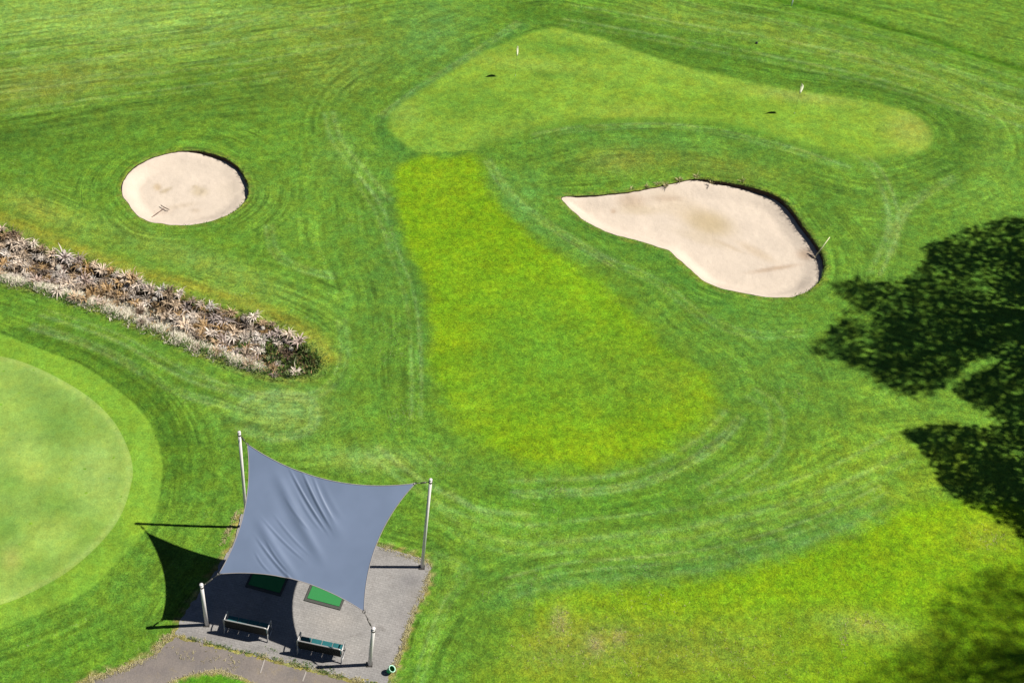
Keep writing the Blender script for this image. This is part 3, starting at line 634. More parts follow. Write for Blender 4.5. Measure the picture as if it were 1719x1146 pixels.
# ------------------------------------------------------------------ shade sail and its posts
TOP = {'RL': Vector((-6.29, 35.18, 5.57)), 'RR': Vector((.949, 33.11, 5.30)), 'FL': Vector((-7.522, 30.205, 2.755)), 'FR': Vector((-1.142, 28.468, 2.535))}
BASE = {k: Vector((*g0(*p), 0)) for k, p in {'RL': (414.5, 884), 'RR': (708, 952), 'FL': (347, 1048), 'FR': (620, 1115)}.items()}
PLAB = {'RL': 'tall white steel post holding the sail corner nearest the putting green, beside the grass', 'RR': 'tall white steel post at the rear right corner of the paving',
        'FL': 'short white steel post beside the bench that lies in the sail shadow', 'FR': 'short white steel post beside the green bucket'}
for k in ('RL', 'RR', 'FL', 'FR'):
    b, t = BASE[k], TOP[k]; r = .062 if k in ('RL', 'RR') else .072
    po = empty('sail_post', b, label=PLAB[k], category='post', group='posts of the shade sail')
    d = t - b; tubeobj('shaft', [Vector((0, 0, -.2)), d * .5, d], [r * 1.05, r, r * .96], M['steel'], po, 16)
    tubeobj('cap', [d, d * (1 + .03 / d.length)], [r * 1.06, r * .98], M['steel'], po, 16)
    tubeobj('collar', [d * (1 - .16 / d.length), d * (1 - .10 / d.length)], r * 1.22, M['cable'], po, 16)
    bm = bmesh.new(); box(bm, (0, 0, .022), (.24, .24, .02), .005)
    for sx_ in (-.09, .09):
        for sy_ in (-.09, .09): tube(bm, [(sx_, sy_, .03), (sx_, sy_, .05)], .012, 6)
    link('base_plate', from_bm('base_plate', bm, False), M['cable'], po)
def ray_to(px, py, z): x, y = g0(px, py, z); return Vector((float(x), float(y), z))
K = {'RL': ray_to(415, 745, 5.39), 'FL': ray_to(367, 963, 2.93)}
K['RR'] = ray_to(697, 811, 5.14); K['FR'] = ray_to(611, 1026, 2.78)
def edge(a, b, sag, inw, zb):
    return lambda t: a.lerp(b, t) + (inw * sag + Vector((0, 0, zb))) * (4 * t * (1 - t))
cen = (K['RL'] + K['RR'] + K['FL'] + K['FR']) / 4
def inward(a, b):
    m = (a + b) / 2; d = b - a; v = cen - m; v = v - d * (v.dot(d) / d.dot(d)); v.normalize(); return v
eT = edge(K['RL'], K['RR'], .62, inward(K['RL'], K['RR']), 0); eB = edge(K['FL'], K['FR'], .48, inward(K['FL'], K['FR']), .02)
eL = edge(K['RL'], K['FL'], .44, inward(K['RL'], K['FL']), 0); eR = edge(K['RR'], K['FR'], .50, inward(K['RR'], K['FR']), 0)
NU = 170; Vs = np.zeros((NU + 1, NU + 1, 3))
for i in range(NU + 1):
    u = i / NU
    for j in range(NU + 1):
        v = j / NU
        p = eT(u) * (1 - v) + eB(u) * v + eL(v) * (1 - u) + eR(v) * u - (K['RL'] * (1 - u) * (1 - v) + K['RR'] * u * (1 - v) + K['FL'] * (1 - u) * v + K['FR'] * u * v)
        Vs[i, j] = p
# slack folds running down the cloth
uu, vv = np.meshgrid(np.linspace(0, 1, NU + 1), np.linspace(0, 1, NU + 1), indexing='ij')
def uv_of(px, py):
    best = None
    PXs, PYs = proj(Vs[..., 0], Vs[..., 1], Vs[..., 2]); k = np.argmin((PXs - px) ** 2 + (PYs - py) ** 2); return np.array(np.unravel_index(k, PXs.shape)) / NU
PXs, PYs = proj(Vs[..., 0], Vs[..., 1], Vs[..., 2])
FOLDS = [((462,790),(545,945),8,.030),((432,868),(500,975),8,.028),((500,780),(575,900),9,.024),((486,786),(550,892),2.0,.022),((507,790),(558,888),1.9,.020),((524,796),(562,876),2.2,.014),((440,868),(512,940),2.0,.010),((430,900),(492,976),2.1,.017),((446,905),(486,962),1.9,.012),((460,862),(520,930),2.2,.008),((478,832),(520,890),2.2,.007),((428,925),(455,962),1.8,.009),((500,830),(540,890),2.2,.006),((540,805),(575,870),5,.008),((480,958),(500,984),2.2,.009)]
dzf = np.zeros_like(uu)
for (a, b, w, h) in FOLDS:
    A = np.array(a, float); D = np.array(b, float) - A; L_ = np.hypot(*D); D /= L_
    s_ = ((PXs - A[0]) * D[0] + (PYs - A[1]) * D[1]) / L_; bow = -2.5 * np.sin(np.clip(s_, 0, 1) * np.pi)
    n_ = (PXs - A[0]) * -D[1] + (PYs - A[1]) * D[0] + bow
    dzf += h * np.exp(-(n_ / w) ** 2) * np.exp(-((s_ - .5) / .42) ** 4) * 1.35 - .45 * h * np.exp(-((n_ - 1.9 * w) / (1.2 * w)) ** 2) * np.exp(-((s_ - .5) / .42) ** 4)
Vs[..., 2] += dzf - .05 * np.sin(np.pi * uu) * np.sin(np.pi * vv)
I2 = np.arange((NU + 1) ** 2).reshape(NU + 1, NU + 1)
F = np.stack([I2[:-1, :-1], I2[:-1, 1:], I2[1:, 1:], I2[1:, :-1]], -1).reshape(-1, 4)
sail = empty('shade_sail', (float(cen.x), float(cen.y), 0), label='grey blue fabric shade sail stretched between four white posts over the paving', category='shade sail')
off = np.array([cen.x, cen.y, 0])
me = mesh_np('canopy', Vs.reshape(-1, 3) - off, F); canopy = link('canopy', me, M['sail'], sail)
sol = canopy.modifiers.new('thickness', 'SOLIDIFY'); sol.thickness = .004; sol.offset = 0
for ln in (Vs[:, 0], Vs[:, -1], Vs[0, :], Vs[-1, :]):
    tubeobj('hem', [Vector(p) - Vector(off) for p in ln[::5]], .016, M['hem'], canopy, 6)
for k in K:
    c_ = K[k] - Vector(off); t_ = TOP[k] - Vector(off); t2 = t_ - (TOP[k] - BASE[k]).normalized() * .13
    bm = bmesh.new(); d = (t2 - c_); tube(bm, [c_ - d * .02, c_ + d * .35], .014, 6); tube(bm, [c_ + d * .35, c_ + d * .38, c_ + d * .72, c_ + d * .75], [.016, .032, .032, .016], 8); tube(bm, [c_ + d * .75, t2], .014, 6)
    link('turnbuckle', from_bm('turnbuckle', bm), M['cable'], sail)
    u, v = frame(d); ring = [c_ + (u * math.cos(q) + d.normalized() * math.sin(q)) * .06 for q in [2 * math.pi * i / 12 for i in range(13)]]
    tubeobj('corner_ring', ring, .012, M['cable'], sail, 6)

# ------------------------------------------------------------------ hitting mats
adir = math.atan2(-.446, 1.432); RZ = Matrix.Rotation(adir, 3, 'Z')
def hitting_mat(px, py, label):
    p = G(px, py); root = empty('hitting_mat', (p[0], p[1], .014), adir, label=label, category='golf mat', group='hitting mats under the sail')
    w, h = 1.5, 1.25      # origin at near left corner
    boxobj('rubber_base', (w / 2, h / 2, .012), (w, h, .022), M['rubber'], root, .006)
    boxobj('turf', (w / 2, h / 2 + .03, .032), (w - .19, h - .21, .020), M['matgreen'], root, .004)
    for (cx_, cy_, lx, ly) in ((w / 2, .045, w, .09), (w / 2, h - .03, w, .06), (.04, h / 2, .08, h - .16), (w - .04, h / 2, .08, h - .16)):
        boxobj('border_strip', (cx_, cy_, .028), (lx - .004, ly - .004, .014), M['rubber'], root, .003)
hitting_mat(411, 985, 'dark green hitting mat lying in the deep shadow of the sail')
hitting_mat(510, 1008, 'bright green hitting mat in sunlight, partly hidden by the sail edge')

# ------------------------------------------------------------------ benches
def bench(px, py, rz, label):
    p = G(px, py); root = empty('bench', (p[0], p[1], .014), rz, label=label, category='bench', group='benches on the paving')
    Lb = 1.72; x0_, x1_ = -Lb / 2, Lb / 2      # near side (y<0) is the backrest, seat points away
    def rnd(a, c, b, n=5):
        a, c, b = Vector(a), Vector(c), Vector(b); return [a * (1 - t) ** 2 + c * 2 * t * (1 - t) + b * t * t for t in [i / n for i in range(n + 1)]]
    top = .86; yb = -.03; r = .026
    pts = [Vector((x0_, .02, .42))] + rnd((x0_, yb + .03, top - .12), (x0_, yb, top), (x0_ + .13, yb, top)) + rnd((x1_ - .13, yb, top), (x1_, yb, top), (x1_, yb + .03, top - .12)) + [Vector((x1_, .02, .42))]
    bf = tubeobj('back_frame', pts, r, M['tube'], root, 10)
    for x in (x0_, x1_):
        tubeobj('rear_leg', [(x, .02, .44), (x, -.03, .22), (x, -.10, 0)], .024, M['tube'], root, 8)
        tubeobj('front_leg', [(x, .44, .42), (x, .46, .2), (x, .50, 0)], .024, M['tube'], root, 8)
        tubeobj('armrest', rnd((x, yb + .04, .64), (x, .2, .70), (x, .46, .66), 6) + rnd((x, .46, .66), (x, .54, .62), (x, .45, .40), 5), .022, M['tube'], root, 8)
        tubeobj('foot_bar', [(x, -.12, .018), (x, .52, .018)], .018, M['tube'], root, 8)
    tubeobj('stretcher', [(x0_, .2, .37), (x1_, .2, .37)], .018, M['tube'], root, 8)
    n = 4; gap = .022; pw = (Lb - .08 - gap * (n - 1)) / n
    for i in range(n):
        xc = x0_ + .04 + pw / 2 + i * (pw + gap)
        boxobj('seat_panel', (xc, .235, .425), (pw, .43, .035), M['teal'], root, .010)
    for i in range(8):
        z = .27 + i * .072; y = yb + .014 + (top - z) * .08
        boxobj('back_slat', (0, y, z), (Lb - .07, .018, .056), M['slat'], bf, .004, Matrix.Rotation(math.radians(5), 3, 'X'))
bz = math.atan2(-.42, 1.75)
bench(414, 1067, bz, 'metal tube bench with dark back, standing in the sail shadow')
bench(537, 1102, bz, 'metal tube bench with teal seat panels catching the sun')

# ------------------------------------------------------------------ bucket
p = G(652, 1127); bk = empty('bucket', (p[0], p[1], .014), label='small bright green bucket tipped towards the grass edge of the paving', category='bucket')
prof = [(.001, .006), (.085, .0), (.092, .012), (.125, .26), (.140, .268), (.140, .290), (.120, .292)]
inn = [(.112, .27), (.082, .02), (.001, .018)]
def lathe(pr, seg=24):
    bm = bmesh.new(); R_ = [[bm.verts.new((r * math.cos(2 * math.pi * k / seg), r * math.sin(2 * math.pi * k / seg), z)) for k in range(seg)] for r, z in pr]
    for A, B in zip(R_[:-1], R_[1:]):
        for k in range(seg): bm.faces.new((A[k], A[(k + 1) % seg], B[(k + 1) % seg], B[k]))
    return bm
TILT = Matrix.Translation((0, 0, .045)) @ Matrix.Rotation(math.radians(-14), 4, 'Z') @ Matrix.Rotation(math.radians(32), 4, 'Y')
for nm, pr, mt in (('shell', prof[:4], 'bucket'), ('rim', prof[3:] + inn[:1], 'bucketrim'), ('inside', inn, 'bucket_in')):
    bm = lathe(pr); bmesh.ops.transform(bm, matrix=TILT, verts=bm.verts); link(nm, from_bm(nm, bm), M[mt], bk)

# ------------------------------------------------------------------ flags, rakes, stake, small things
def flagstick(fx_, fy_, hgt, label, ang, wid):
    # the flag hangs beside the top of its stick
    x, y = g0(fx_, fy_, hgt - .32); z = float(hz(x, y)); x, y = g0(fx_, fy_, z + hgt - .32); x, y = float(x), float(y)
    root = empty('flagstick', (x, y, z), label=label, category='golf flag', group='flags on the practice green')
    tubeobj('stick', [(0, 0, -.1), (0, 0, hgt + .03)], .006, M['stick'], root, 6)
    bm = bmesh.new(); n = 8; m = 6; vs_ = []
    for i in range(n + 1):
        u = i / n; row = []
        for j in range(m + 1):
            v = j / m; wv = wid * (.22 + .78 * math.sin(math.pi * min(1, v * 1.05 + .02)) ** .8) * u; k = .03 * math.sin(u * 8 + v * 3)
            row.append(bm.verts.new((math.cos(ang) * wv - math.sin(ang) * k, math.sin(ang) * wv + math.cos(ang) * k, hgt - .02 - v * .60 - .10 * u)))
        vs_.append(row)
    for i in range(n):
        for j in range(m): bm.faces.new((vs_[i][j], vs_[i + 1][j], vs_[i + 1][j + 1], vs_[i][j + 1]))
    o = link('flag', from_bm('flag', bm), M['flag'], root); md = o.modifiers.new('t', 'SOLIDIFY'); md.thickness = .004
    tubeobj('ferrule', [(0, 0, .0), (0, 0, .08)], .009, M['white'], root, 8)
flagstick(868, 85, 2.0, 'white golf flag seen nearly edge on at the far end of the practice green', math.radians(70), .24)
flagstick(1344, 148, 2.0, 'white golf flag hanging open near the right part of the practice green', math.radians(45), .30)
def rake(head, tail, hz_, tz, mat, label, zb=-.28):
    hx, hy = g0(*head, zb + hz_); tx, ty = g0(*tail, tz)
    H_ = Vector((float(hx), float(hy), zb + hz_)); T_ = Vector((float(tx), float(ty), tz)); root = empty('bunker_rake', H_, label=label, category='rake', group='rakes in the bunkers')
    d = T_ - H_; tubeobj('handle', [d * 0, d * .5, d], [.022, .021, .022] if mat == 'wood' else [.013, .013, .014], M[mat], root, 8)
    s_ = Vector((-d.y, d.x, 0)).normalized(); bm = bmesh.new()
    tube(bm, [s_ * -.29, s_ * -.15 + d.normalized() * .015, s_ * .15 + d.normalized() * .015, s_ * .29], .020, 8)
    hb_ = link('head_bar', from_bm('head_bar', bm), M['rakehead'], root)
    for i in range(9):
        q = s_ * (-.27 + .0675 * i); tubeobj('tine', [q, q + Vector((0, 0, -.075))], [.009, .004], M['rakehead'], hb_, 5)
rake((277, 348), (247, 370), .03, -.20, 'darkwood', 'weathered rake lying on the sand of the small round bunker', -.25)
rake((1367, 433), (1393, 398), .06, .80, 'wood', 'pale wooden rake leaning over the right lip of the large bunker', -.24)
p = G(1329, 9); st = empty('marker_stake', p, label='white marker stake standing by the grassy rut at the top edge', category='stake')
tubeobj('stake', [(0, 0, -.1), (0, 0, .62)], [.035, .033], M['white'], st, 10); tubeobj('tip', [(0, 0, .62), (0, 0, .70)], [.033, .006], M['white'], st, 10)
p = G(1270, 73); sp = empty('sprinkler_head', p, label='small dark sprinkler head in the dark grass above the practice green', category='sprinkler')
tubeobj('housing', [(0, 0, -.05), (0, 0, .05)], [.075, .07], M['darkbit'], sp, 12); tubeobj('nozzle', [(0, 0, .05), (0, 0, .09)], [.045, .03], M['darkbit'], sp, 10)

# ------------------------------------------------------------------ ditch: dead reed clumps, straw and weeds
def blade_mesh(name, n, hgt, spread, width, mat, seed, lean=.5, bends=(-.2, .5)):
    r = np.random.default_rng(seed); V = []; F = []
    for _ in range(n):
        a = r.uniform(0, 6.283); h = hgt * r.uniform(.55, 1.1); b = np.array([math.cos(a), math.sin(a)]) * r.uniform(0, spread * .35); q = r.uniform(0, 6.283)
        dr = np.array([math.cos(a), math.sin(a)]) * h * r.uniform(.1, lean * 1.6); w = np.array([-math.sin(q), math.cos(q)]) * width * r.uniform(.6, 1.3); bend = r.uniform(*bends)
        k = len(V); ts = (0, .4, .75, 1.0)
        for t, ww in zip(ts, (.7, 1., .75, .08)):
            c = b + dr * (t ** 1.7); zz = h * (t - bend * t ** 3 * .8)
            V.append((*(c - w * ww), zz)); V.append((*(c + w * ww), zz))
        for i in range(3): F.append((k + 2 * i, k + 2 * i + 1, k + 2 * i + 3, k + 2 * i + 2))
    return mesh_np(name, np.array(V), np.array(F), False)
reedm = []
for i in range(14):
    nm = ['reed_a', 'reed_b', 'reed_c', 'reed_d', 'reed_a', 'reed_b', 'reed_e'][i % 7]
    me = blade_mesh('dead_reed_blades', 64, .44 + .08 * (i % 3), .30, .017 + .006 * (i % 3), None, 100 + i, .62, (.35, 1.2)); me.materials.append(M[nm]); reedm.append(me)
greenm = []
for i in range(3):
    me = blade_mesh('green_reed_blades', 16, .42, .35, .024, None, 300 + i, .5); me.materials.append(M['reed_g']); greenm.append(me)
rr = np.random.default_rng(21); dp = POLY['ditch']; cnt = 0; tries = 0
lo = np.stack(g0(np.array([0, 40, 100, 160, 230, 300, 360, 420, 470]), np.array([474, 482, 500, 520, 547, 577, 601, 622, 634])), 1)
spots = np.zeros((0, 2))
while cnt < 230 and tries < 14000:
    tries += 1; px = rr.uniform(-40, 540); py = rr.uniform(370, 640); x, y, z = G(px, py)
    d = sdist([x], [y], dp)[0]
    if d > -.10: continue
    if pdist(np.array([x]), np.array([y]), lo)[0] < .70 + .65 * math.exp(-((px - 230) / 120) ** 2) and rr.random() < .93: continue
    if math.sin(x * 3.1 + 2 * math.sin(y * 2.3)) * math.sin(y * 4.1 + x) > .62: continue
    if len(spots) and ((spots - (x, y)) ** 2).sum(1).min() < .30 ** 2: continue
    spots = np.vstack([spots, [[x, y]]])
    gr = px > 435 and py > 572 and rr.random() < .8
    o = link('reed_clump', (greenm if gr else reedm)[rr.integers(3 if gr else 14)], None,
             label='green rush clump at the rounded lower end of the dry ditch' if gr else 'dead tan reed clump standing in the dry ditch',
             category='reed clump', group='green rush clumps in the ditch end' if gr else 'dead reed clumps in the ditch')
    o.location = (x, y, -0.30 * float(sstep(0.05, .8, -d)) + float(hz(x, y)) - .02); o.rotation_euler = (rr.uniform(-.25, .3), rr.uniform(-.3, .3), rr.uniform(0, 6.28)); s_ = rr.uniform(.7, 1.2); o.scale = (s_, s_, s_ * rr.uniform(.7, 1.1))
    cnt += 1
def scatter_blades(name, pts, hgt, width, mat, seed, label, cat, flat=.6, zf=None, per=3):
    r = np.random.default_rng(seed); pts = np.asarray(pts); n = len(pts) * per
    P = np.repeat(pts, per, 0) + np.concatenate([r.normal(0, hgt * .35, (n, 2)), np.zeros((n, 1))], 1)
    a = r.uniform(0, 6.283, n); h = hgt * r.uniform(.5, 1.3, n); ln_ = h * r.uniform(flat * .5, flat * 1.6, n); w = width * r.uniform(.6, 1.4, n)
    D = np.stack([np.cos(a) * ln_, np.sin(a) * ln_, h * r.uniform(.5, 1, n)], 1); Wv = np.stack([-np.sin(a + 1) * w, np.cos(a + 1) * w, np.zeros(n)], 1)
    V = np.stack([P - Wv, P + Wv, P + D * .55 + Wv * .9 + [0, 0, .01], P + D * .55 - Wv * .9 + [0, 0, .01], P + D], 1).reshape(-1, 3); k = np.arange(n)[:, None] * 5
    F = np.concatenate([k + [0, 1, 2], k + [0, 2, 3], k + [3, 2, 4]]); me = mesh_np(name, V, F, False)
    return link(name, me, mat, label=label, category=cat, kind='stuff')
# straw fringe on the near bank
fr = smooth([(-30,468),(0,470),(60,485),(110,500),(160,516),(230,543),(300,573),(350,594),(400,612),(430,618)], 8, False)
pts = []
for _ in range(9000):
    i = rr.uniform(0, len(fr) - 1.01); a = fr[int(i)] * (1 - i % 1) + fr[int(i) + 1] * (i % 1)
    wd = 9 + 11 * math.exp(-((a[0] - 230) / 110) ** 2); q = a + np.array([rr.normal(0, 6), rr.normal(-1 - wd * .75, wd * .5)]); x, y, z = G(*q)
    d = sdist([x], [y], dp)[0]
    if rr.random() > .5 + .5 * math.sin(x * 2.3 + 1.7 * math.sin(y * 3.1)) + .25 * math.sin(x * 7.1) + .25: continue
    pts.append((x, y, float(z) - .30 * float(sstep(.05, .8, -d))))
scatter_blades('straw', pts, .11, .022, M['straw'], 5, 'pale matted straw along the near bank of the ditch', 'straw', 1.4)
pts = []
for _ in range(900):
    i = rr.uniform(0, len(dp) - 1.01); a = dp[int(i)]; q = a + rr.normal(0, .16, 2); pts.append((q[0], q[1], float(hz(*q)) - .03))
for _ in range(900):
    i = rr.uniform(0, len(fr) - 1.01); a = fr[int(i)]; x, y, z = G(a[0] + rr.normal(0, 5), a[1] + rr.normal(0, 6)); d = sdist([x], [y], dp)[0]
    pts.append((x, y, float(z) - .3 * float(sstep(.05, .8, -d))))
for _ in range(1500):
    x, y, z = G(rr.uniform(330, 540), rr.uniform(560, 640)); d = sdist([x], [y], dp)[0]
    if d < 0: pts.append((x, y, float(z) - .3 * float(sstep(.05, .8, -d))))
scatter_blades('weeds', pts, .16, .014, M['weed'], 6, 'low green weeds along the edges of the ditch', 'weeds', .9)
# leaf litter on the ditch floor
pts = []
for _ in range(2600):
    x, y, z = G(rr.uniform(-40, 540), rr.uniform(370, 640)); d = sdist([x], [y], dp)[0]
    if d < -.1: pts.append((x, y, float(z) - .28 * float(sstep(.05, .8, -d))))
scatter_blades('leaf_litter', pts, .10, .024, M['reed_b'], 8, 'brown leaf litter on the floor of the dry ditch', 'litter', 1.6, per=2)
# pale stones in the ditch
for (sx_, sy_, s_) in ((110,432,.20),(152,443,.16),(78,414,.16),(131,445,.22),(312,527,.14),(258,497,.16),(408,529,.18),(488,580,.15),(96,443,.18),(285,556,.14),(440,545,.13)):
    bm = bmesh.new(); bmesh.ops.create_icosphere(bm, subdivisions=2, radius=s_)
    for v in bm.verts: v.co = Vector((v.co.x * (1 + .25 * math.sin(v.co.y * 19 + sx_)), v.co.y * (.8 + .2 * math.cos(v.co.x * 23)), v.co.z * .7)) * (1 + random.uniform(-.08, .08))
    x, y, z = G(sx_, sy_, .12); o = link('ditch_stone', from_bm('ditch_stone', bm), M['stone'], label='pale rounded stone among the dead reeds of the ditch', category='stone', group='stones in the ditch')
    o.location = (x, y, float(z) - .12 - .1); o.rotation_euler = (0, 0, rr.uniform(0, 6))

# ------------------------------------------------------------------ grass details: lip fringe, paving weeds, dry tufts, clippings
pts = []
for E_, Nv, Lp, cnt_ in ((EB, NB, LB, 1500), (ES, NS, LS, 420)):
    for _ in range(cnt_):
        i = rr.integers(len(E_)); 
        if rr.random() > 3.6 * Lp[i] - .06: continue
        q = E_[i] + Nv[i] * rr.uniform(-.01, .10); pts.append((q[0], q[1], float(hz(*q)) + .0))
scatter_blades('lip_grass', pts, .11, .012, M['weed'], 9, 'ragged green grass overhanging the lips of the bunkers', 'grass', .8)
for (tx, ty, s_, n_) in ((1140,303,.22,50),(1118,312,.22,40),(1105,310,.20,30),(1085,314,.18,30),(1170,297,.25,30),(1245,305,.22,30),(1060,318,.18,30),(1194,308,.16,24)):
    x, y, z = G(tx, ty); me = blade_mesh('tuft_blades', n_, s_, s_ * 1.3, .014, None, int(tx), .9); me.materials.append(M['drygrass'])
    o = link('grass_tuft', me, None, label='pale dry grass tuft on the far lip of the large bunker', category='grass tuft', group='dry tufts on the bunker lip'); o.location = (x, y, float(z) - .02)
x, y, z = G(1328, 345); me = blade_mesh('weed_blades', 30, .12, .5, .016, None, 77, 1.2); me.materials.append(M['weed'])
o = link('weed_clump', me, None, label='dark green weed clump sprouting over the right lip of the large bunker', category='weed'); o.location = (x, y, float(z) - .03)
pts = []; pts2 = []
def along(Pl, n, sd, out, dz=0.):
    Pl = np.array(Pl, float); L_ = np.concatenate([[0], np.cumsum(np.linalg.norm(np.diff(Pl, axis=0), axis=1))])
    cl = rr.uniform(0, L_[-1], max(3, n // 14))
    for _ in range(n):
        t = cl[rr.integers(len(cl))] + rr.normal(0, 5); q = np.array([np.interp(t, L_, Pl[:, 0]), np.interp(t, L_, Pl[:, 1])]) + rr.normal(0, sd, 2); x, y, z = G(*q); out.append((x, y, float(z) + dz))
along([JA, JB], 420, 1.6, pts, .0); along([(445,1085),(500,1112),(560,1125)], 90, 3, pts)
scatter_blades('paving_weeds', pts, .06, .010, M['weed'], 12, 'small green weeds growing in the joint of the paving', 'weeds', .9)
along([JA, JB], 300, 2.2, pts2); along([(722,948),(716,981),(693,1031),(674,1090),(659,1132)], 700, 2.5, pts2); along([(292,1062),(273,1077),(255,1102),(206,1123),(138,1146)], 600, 3, pts2)
along([(286,1146),(327,1131),(373,1128),(427,1150)], 400, 2.5, pts2); along([(640,918),(722,948)], 200, 2.5, pts2); along([(398,862),(372,915)], 160, 2, pts2); along([(250,1110),(330,1100),(480,1125)], 40, 7, pts2)
scatter_blades('dry_grass', pts2, .06, .010, M['drygrass'], 13, 'dry straw coloured grass along the edges of the paving', 'grass', 1.2)
pts = []
for (cx_, cy_, rx_, ry_, n_) in ((940,1040,8,16,60),(1000,1080,9,10,50),(1042,1066,7,9,40),(1415,1070,5,9,40),(1460,1045,26,6,60),(1660,905,18,8,50),(960,1090,70,30,120),(1180,1100,120,30,160),(1080,1010,40,10,30)):
    for _ in range(n_): x, y, z = G(cx_ + rr.normal(0, rx_), cy_ + rr.normal(0, ry_)); pts.append((x, y, float(z)))
scatter_blades('dead_grass', pts, .06, .010, M['drygrass'], 14, 'scattered dead grass blades in the bright grass at the bottom right', 'grass', 1.1)
pts = []
for (Pl, n_, sd_) in (([(612,310),(640,350),(660,420)],90,5),([(650,520),(672,590),(690,700)],130,12),([(640,560),(660,640),(668,760)],80,10),([(700,760),(760,800)],40,8),([(860,826),(1000,818),(1110,800)],110,4),([(1150,770),(1210,720)],60,8),([(800,1000),(960,960),(1200,945)],120,6),([(1290,655),(1360,665)],60,8),([(1470,330),(1480,420)],50,10),([(560,200),(590,260)],50,6)):
    along(Pl, n_, sd_, pts)
scatter_blades('grass_clippings', pts, .03, .009, M['clip'], 15, 'pale grass clippings left along the mower lines', 'clippings', 2.2, per=2)

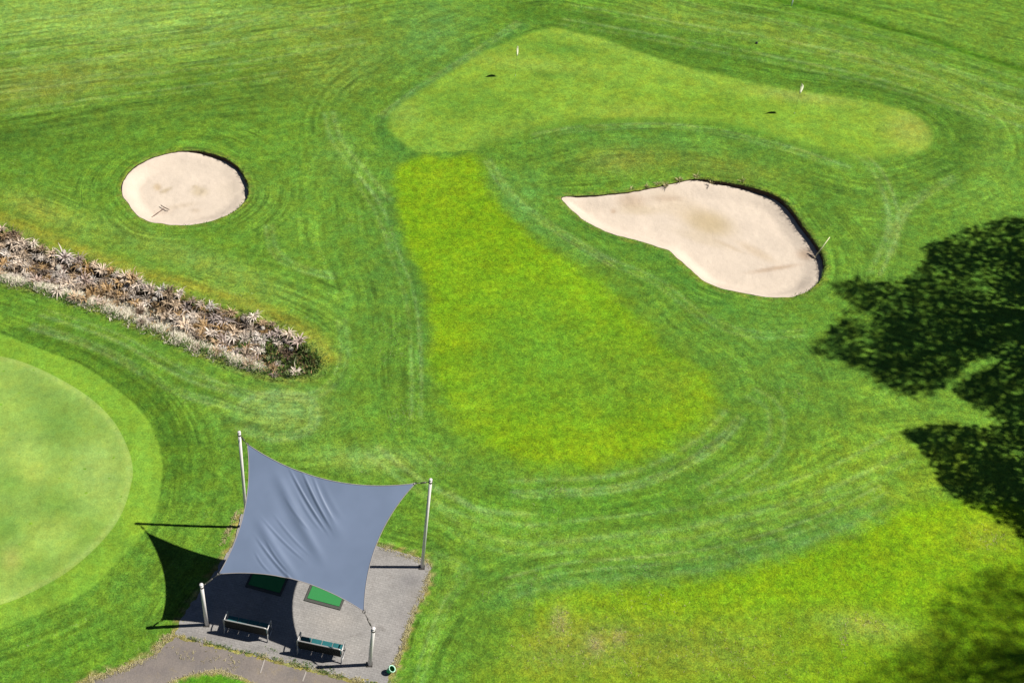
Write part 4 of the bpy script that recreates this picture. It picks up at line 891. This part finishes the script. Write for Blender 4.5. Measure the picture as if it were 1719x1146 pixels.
# ------------------------------------------------------------------ trees beyond the right edge, whose shade falls into view
def inpoly(px, py, P):
    P = np.array(P, float); A = P; B = np.roll(P, -1, 0); px = px[:, None]; py = py[:, None]
    return ((((A[:, 1] > py) != (B[:, 1] > py)) & (px < A[:, 0] + (py - A[:, 1]) / (B[:, 1] - A[:, 1] + 1e-12) * (B[:, 0] - A[:, 0]))).sum(1) % 2) == 1
def tree(name, c, rad, nclump, per, cr, leaf, shade, label, seed, density=1.0):
    r = np.random.default_rng(seed); C0 = np.array(c, float); rad = np.array(rad, float)
    def shadow(P):
        Gd = P - SUN[None] * (P[:, 2:3] / SUN[2]); return proj(Gd[:, 0], Gd[:, 1], 0.0)
    # points of the shaded ground, each lifted along the sun's ray into the crown
    cc = []
    while len(cc) < nclump:
        if r.random() < .62:
            P = shade[r.integers(len(shade))] if len(shade) == 1 or r.random() < .25 else shade[0]; A_ = np.array(P); lo_, hi_ = A_.min(0), A_.max(0)
            q = r.uniform(lo_, np.minimum(hi_, (1760, 1190)))
            if not inpoly(q[:1], q[1:], P)[0]: continue
            gx_, gy_ = g0(*q); o_ = np.array([gx_, gy_, 0.])
        else:
            d_ = r.normal(0, 1, 3); d_ /= np.linalg.norm(d_); p_ = C0 + d_ * rad * r.uniform(.3, 1) ** .5
            q = shadow(p_[None]); 
            if q[0][0] < 1750: continue
            o_ = p_ - SUN * (p_[2] / SUN[2])
        a_ = (o_ - C0) / rad; b_ = SUN / rad; t0 = -(a_ @ b_) / (b_ @ b_); d2 = ((a_ + b_ * t0) ** 2).sum(); hc = math.sqrt(max(.02, 1 - d2) / (b_ @ b_))
        cc.append(o_ + SUN * (t0 + hc * r.uniform(-1, 1)))
    cc = np.array(cc)
    Lp = []
    for q in cc:
        k = r.normal(0, 1, (per, 3)) * cr * np.array([1, 1, .55]); Lp.append(q + k)
    Lp = np.concatenate(Lp); sx_, sy_ = shadow(Lp); ok = sx_ > 1740
    for P in shade: ok |= inpoly(sx_ + r.normal(0, 3, len(sx_)), sy_ + r.normal(0, 3, len(sx_)), P)
    ix_, iy_ = proj(Lp[:, 0], Lp[:, 1], Lp[:, 2]); ok &= ~((ix_ < 1735) & (iy_ > -20)); ok &= r.random(len(Lp)) < density
    Lp = Lp[ok]; n = len(Lp)
    a = r.normal(0, 1, (n, 3)); a /= np.linalg.norm(a, axis=1)[:, None]; b = np.cross(a, r.normal(0, 1, (n, 3))); b /= np.linalg.norm(b, axis=1)[:, None]
    s_ = leaf * r.uniform(.6, 1.35, (n, 1)); a = a * s_; b = b * s_ * .55
    V = np.stack([Lp - a, Lp - a * .1 + b, Lp + a, Lp - a * .1 - b], 1).reshape(-1, 3)
    base = np.array([C0[0] + .5, C0[1], 0.]); root = empty(name, tuple(base), label=label, category='tree', group='trees beyond the right edge')
    k = np.arange(n)[:, None] * 4; link('crown', mesh_np('crown', V - base, k + np.arange(4), False), M['leaf'], root)
    th = C0[2] - rad[2] * .75; R0 = .05 * rad[0] + .12
    tubeobj('trunk', [(0, 0, -.3), (.05, 0, th * .4), (-.1, .1, th), (-.3, 0, C0[2]), (-.5, 0, C0[2] + rad[2] * .7)], [R0 * 1.5, R0 * 1.05, R0 * .85, R0 * .5, R0 * .1], M['bark'], root, 12)
    for q in cc[r.permutation(len(cc))[:min(26, len(cc))]]:
        e = q - base; s0 = np.array([-.1, .1, th + r.uniform(-.5, .9) * rad[2] * .5]); m_ = s0 * .45 + e * .55 + np.array([0, 0, -.25]); w = R0 * .32
        tubeobj('limb', [tuple(s0), tuple(m_), tuple(e)], [w, w * .55, w * .12], M['bark'], root, 7)
P1 = [(1350,592),(1372,572),(1395,548),(1412,527),(1432,512),(1388,492),(1384,478),(1440,468),(1500,472),(1535,462),(1528,452),(1558,432),(1542,412),(1592,396),(1640,378),(1690,368),(1800,372),(1800,650),(1719,640),(1690,606),(1640,600),(1600,640),(1560,662),(1530,668),(1480,655),(1440,625),(1400,610)]
P1b = [(1600,650),(1660,612),(1760,600),(1760,710),(1690,708),(1650,690),(1620,672)]
P2 = [(1505,728),(1560,712),(1640,716),(1719,700),(1900,700),(1900,950),(1719,912),(1690,885),(1640,855),(1610,845),(1580,820),(1560,780),(1540,750)]
P3 = [(1420,1150),(1480,1112),(1545,1060),(1560,1010),(1600,975),(1650,955),(1719,945),(1900,945),(1900,1250),(1420,1250)]
tree('broadleaf_tree', (38.4, 47.4, 14.0), (6.8, 6.4, 5.8), 340, 84, .50, .125, [P1, P1b], 'large leafy tree whose dense shade reaches the big bunker', 41)
tree('broadleaf_tree', (36.2, 37.0, 10.5), (5.0, 3.6, 4.2), 165, 84, .45, .12, [P2], 'smaller leafy tree whose shade lies on the bright grass at the right', 42)
tree('broadleaf_tree', (46.0, 29.6, 27.0), (6.0, 4.4, 6.0), 250, 40, .8, .105, [P3], 'tall thin leafed tree whose soft shade falls on the lower right corner', 43, .7)
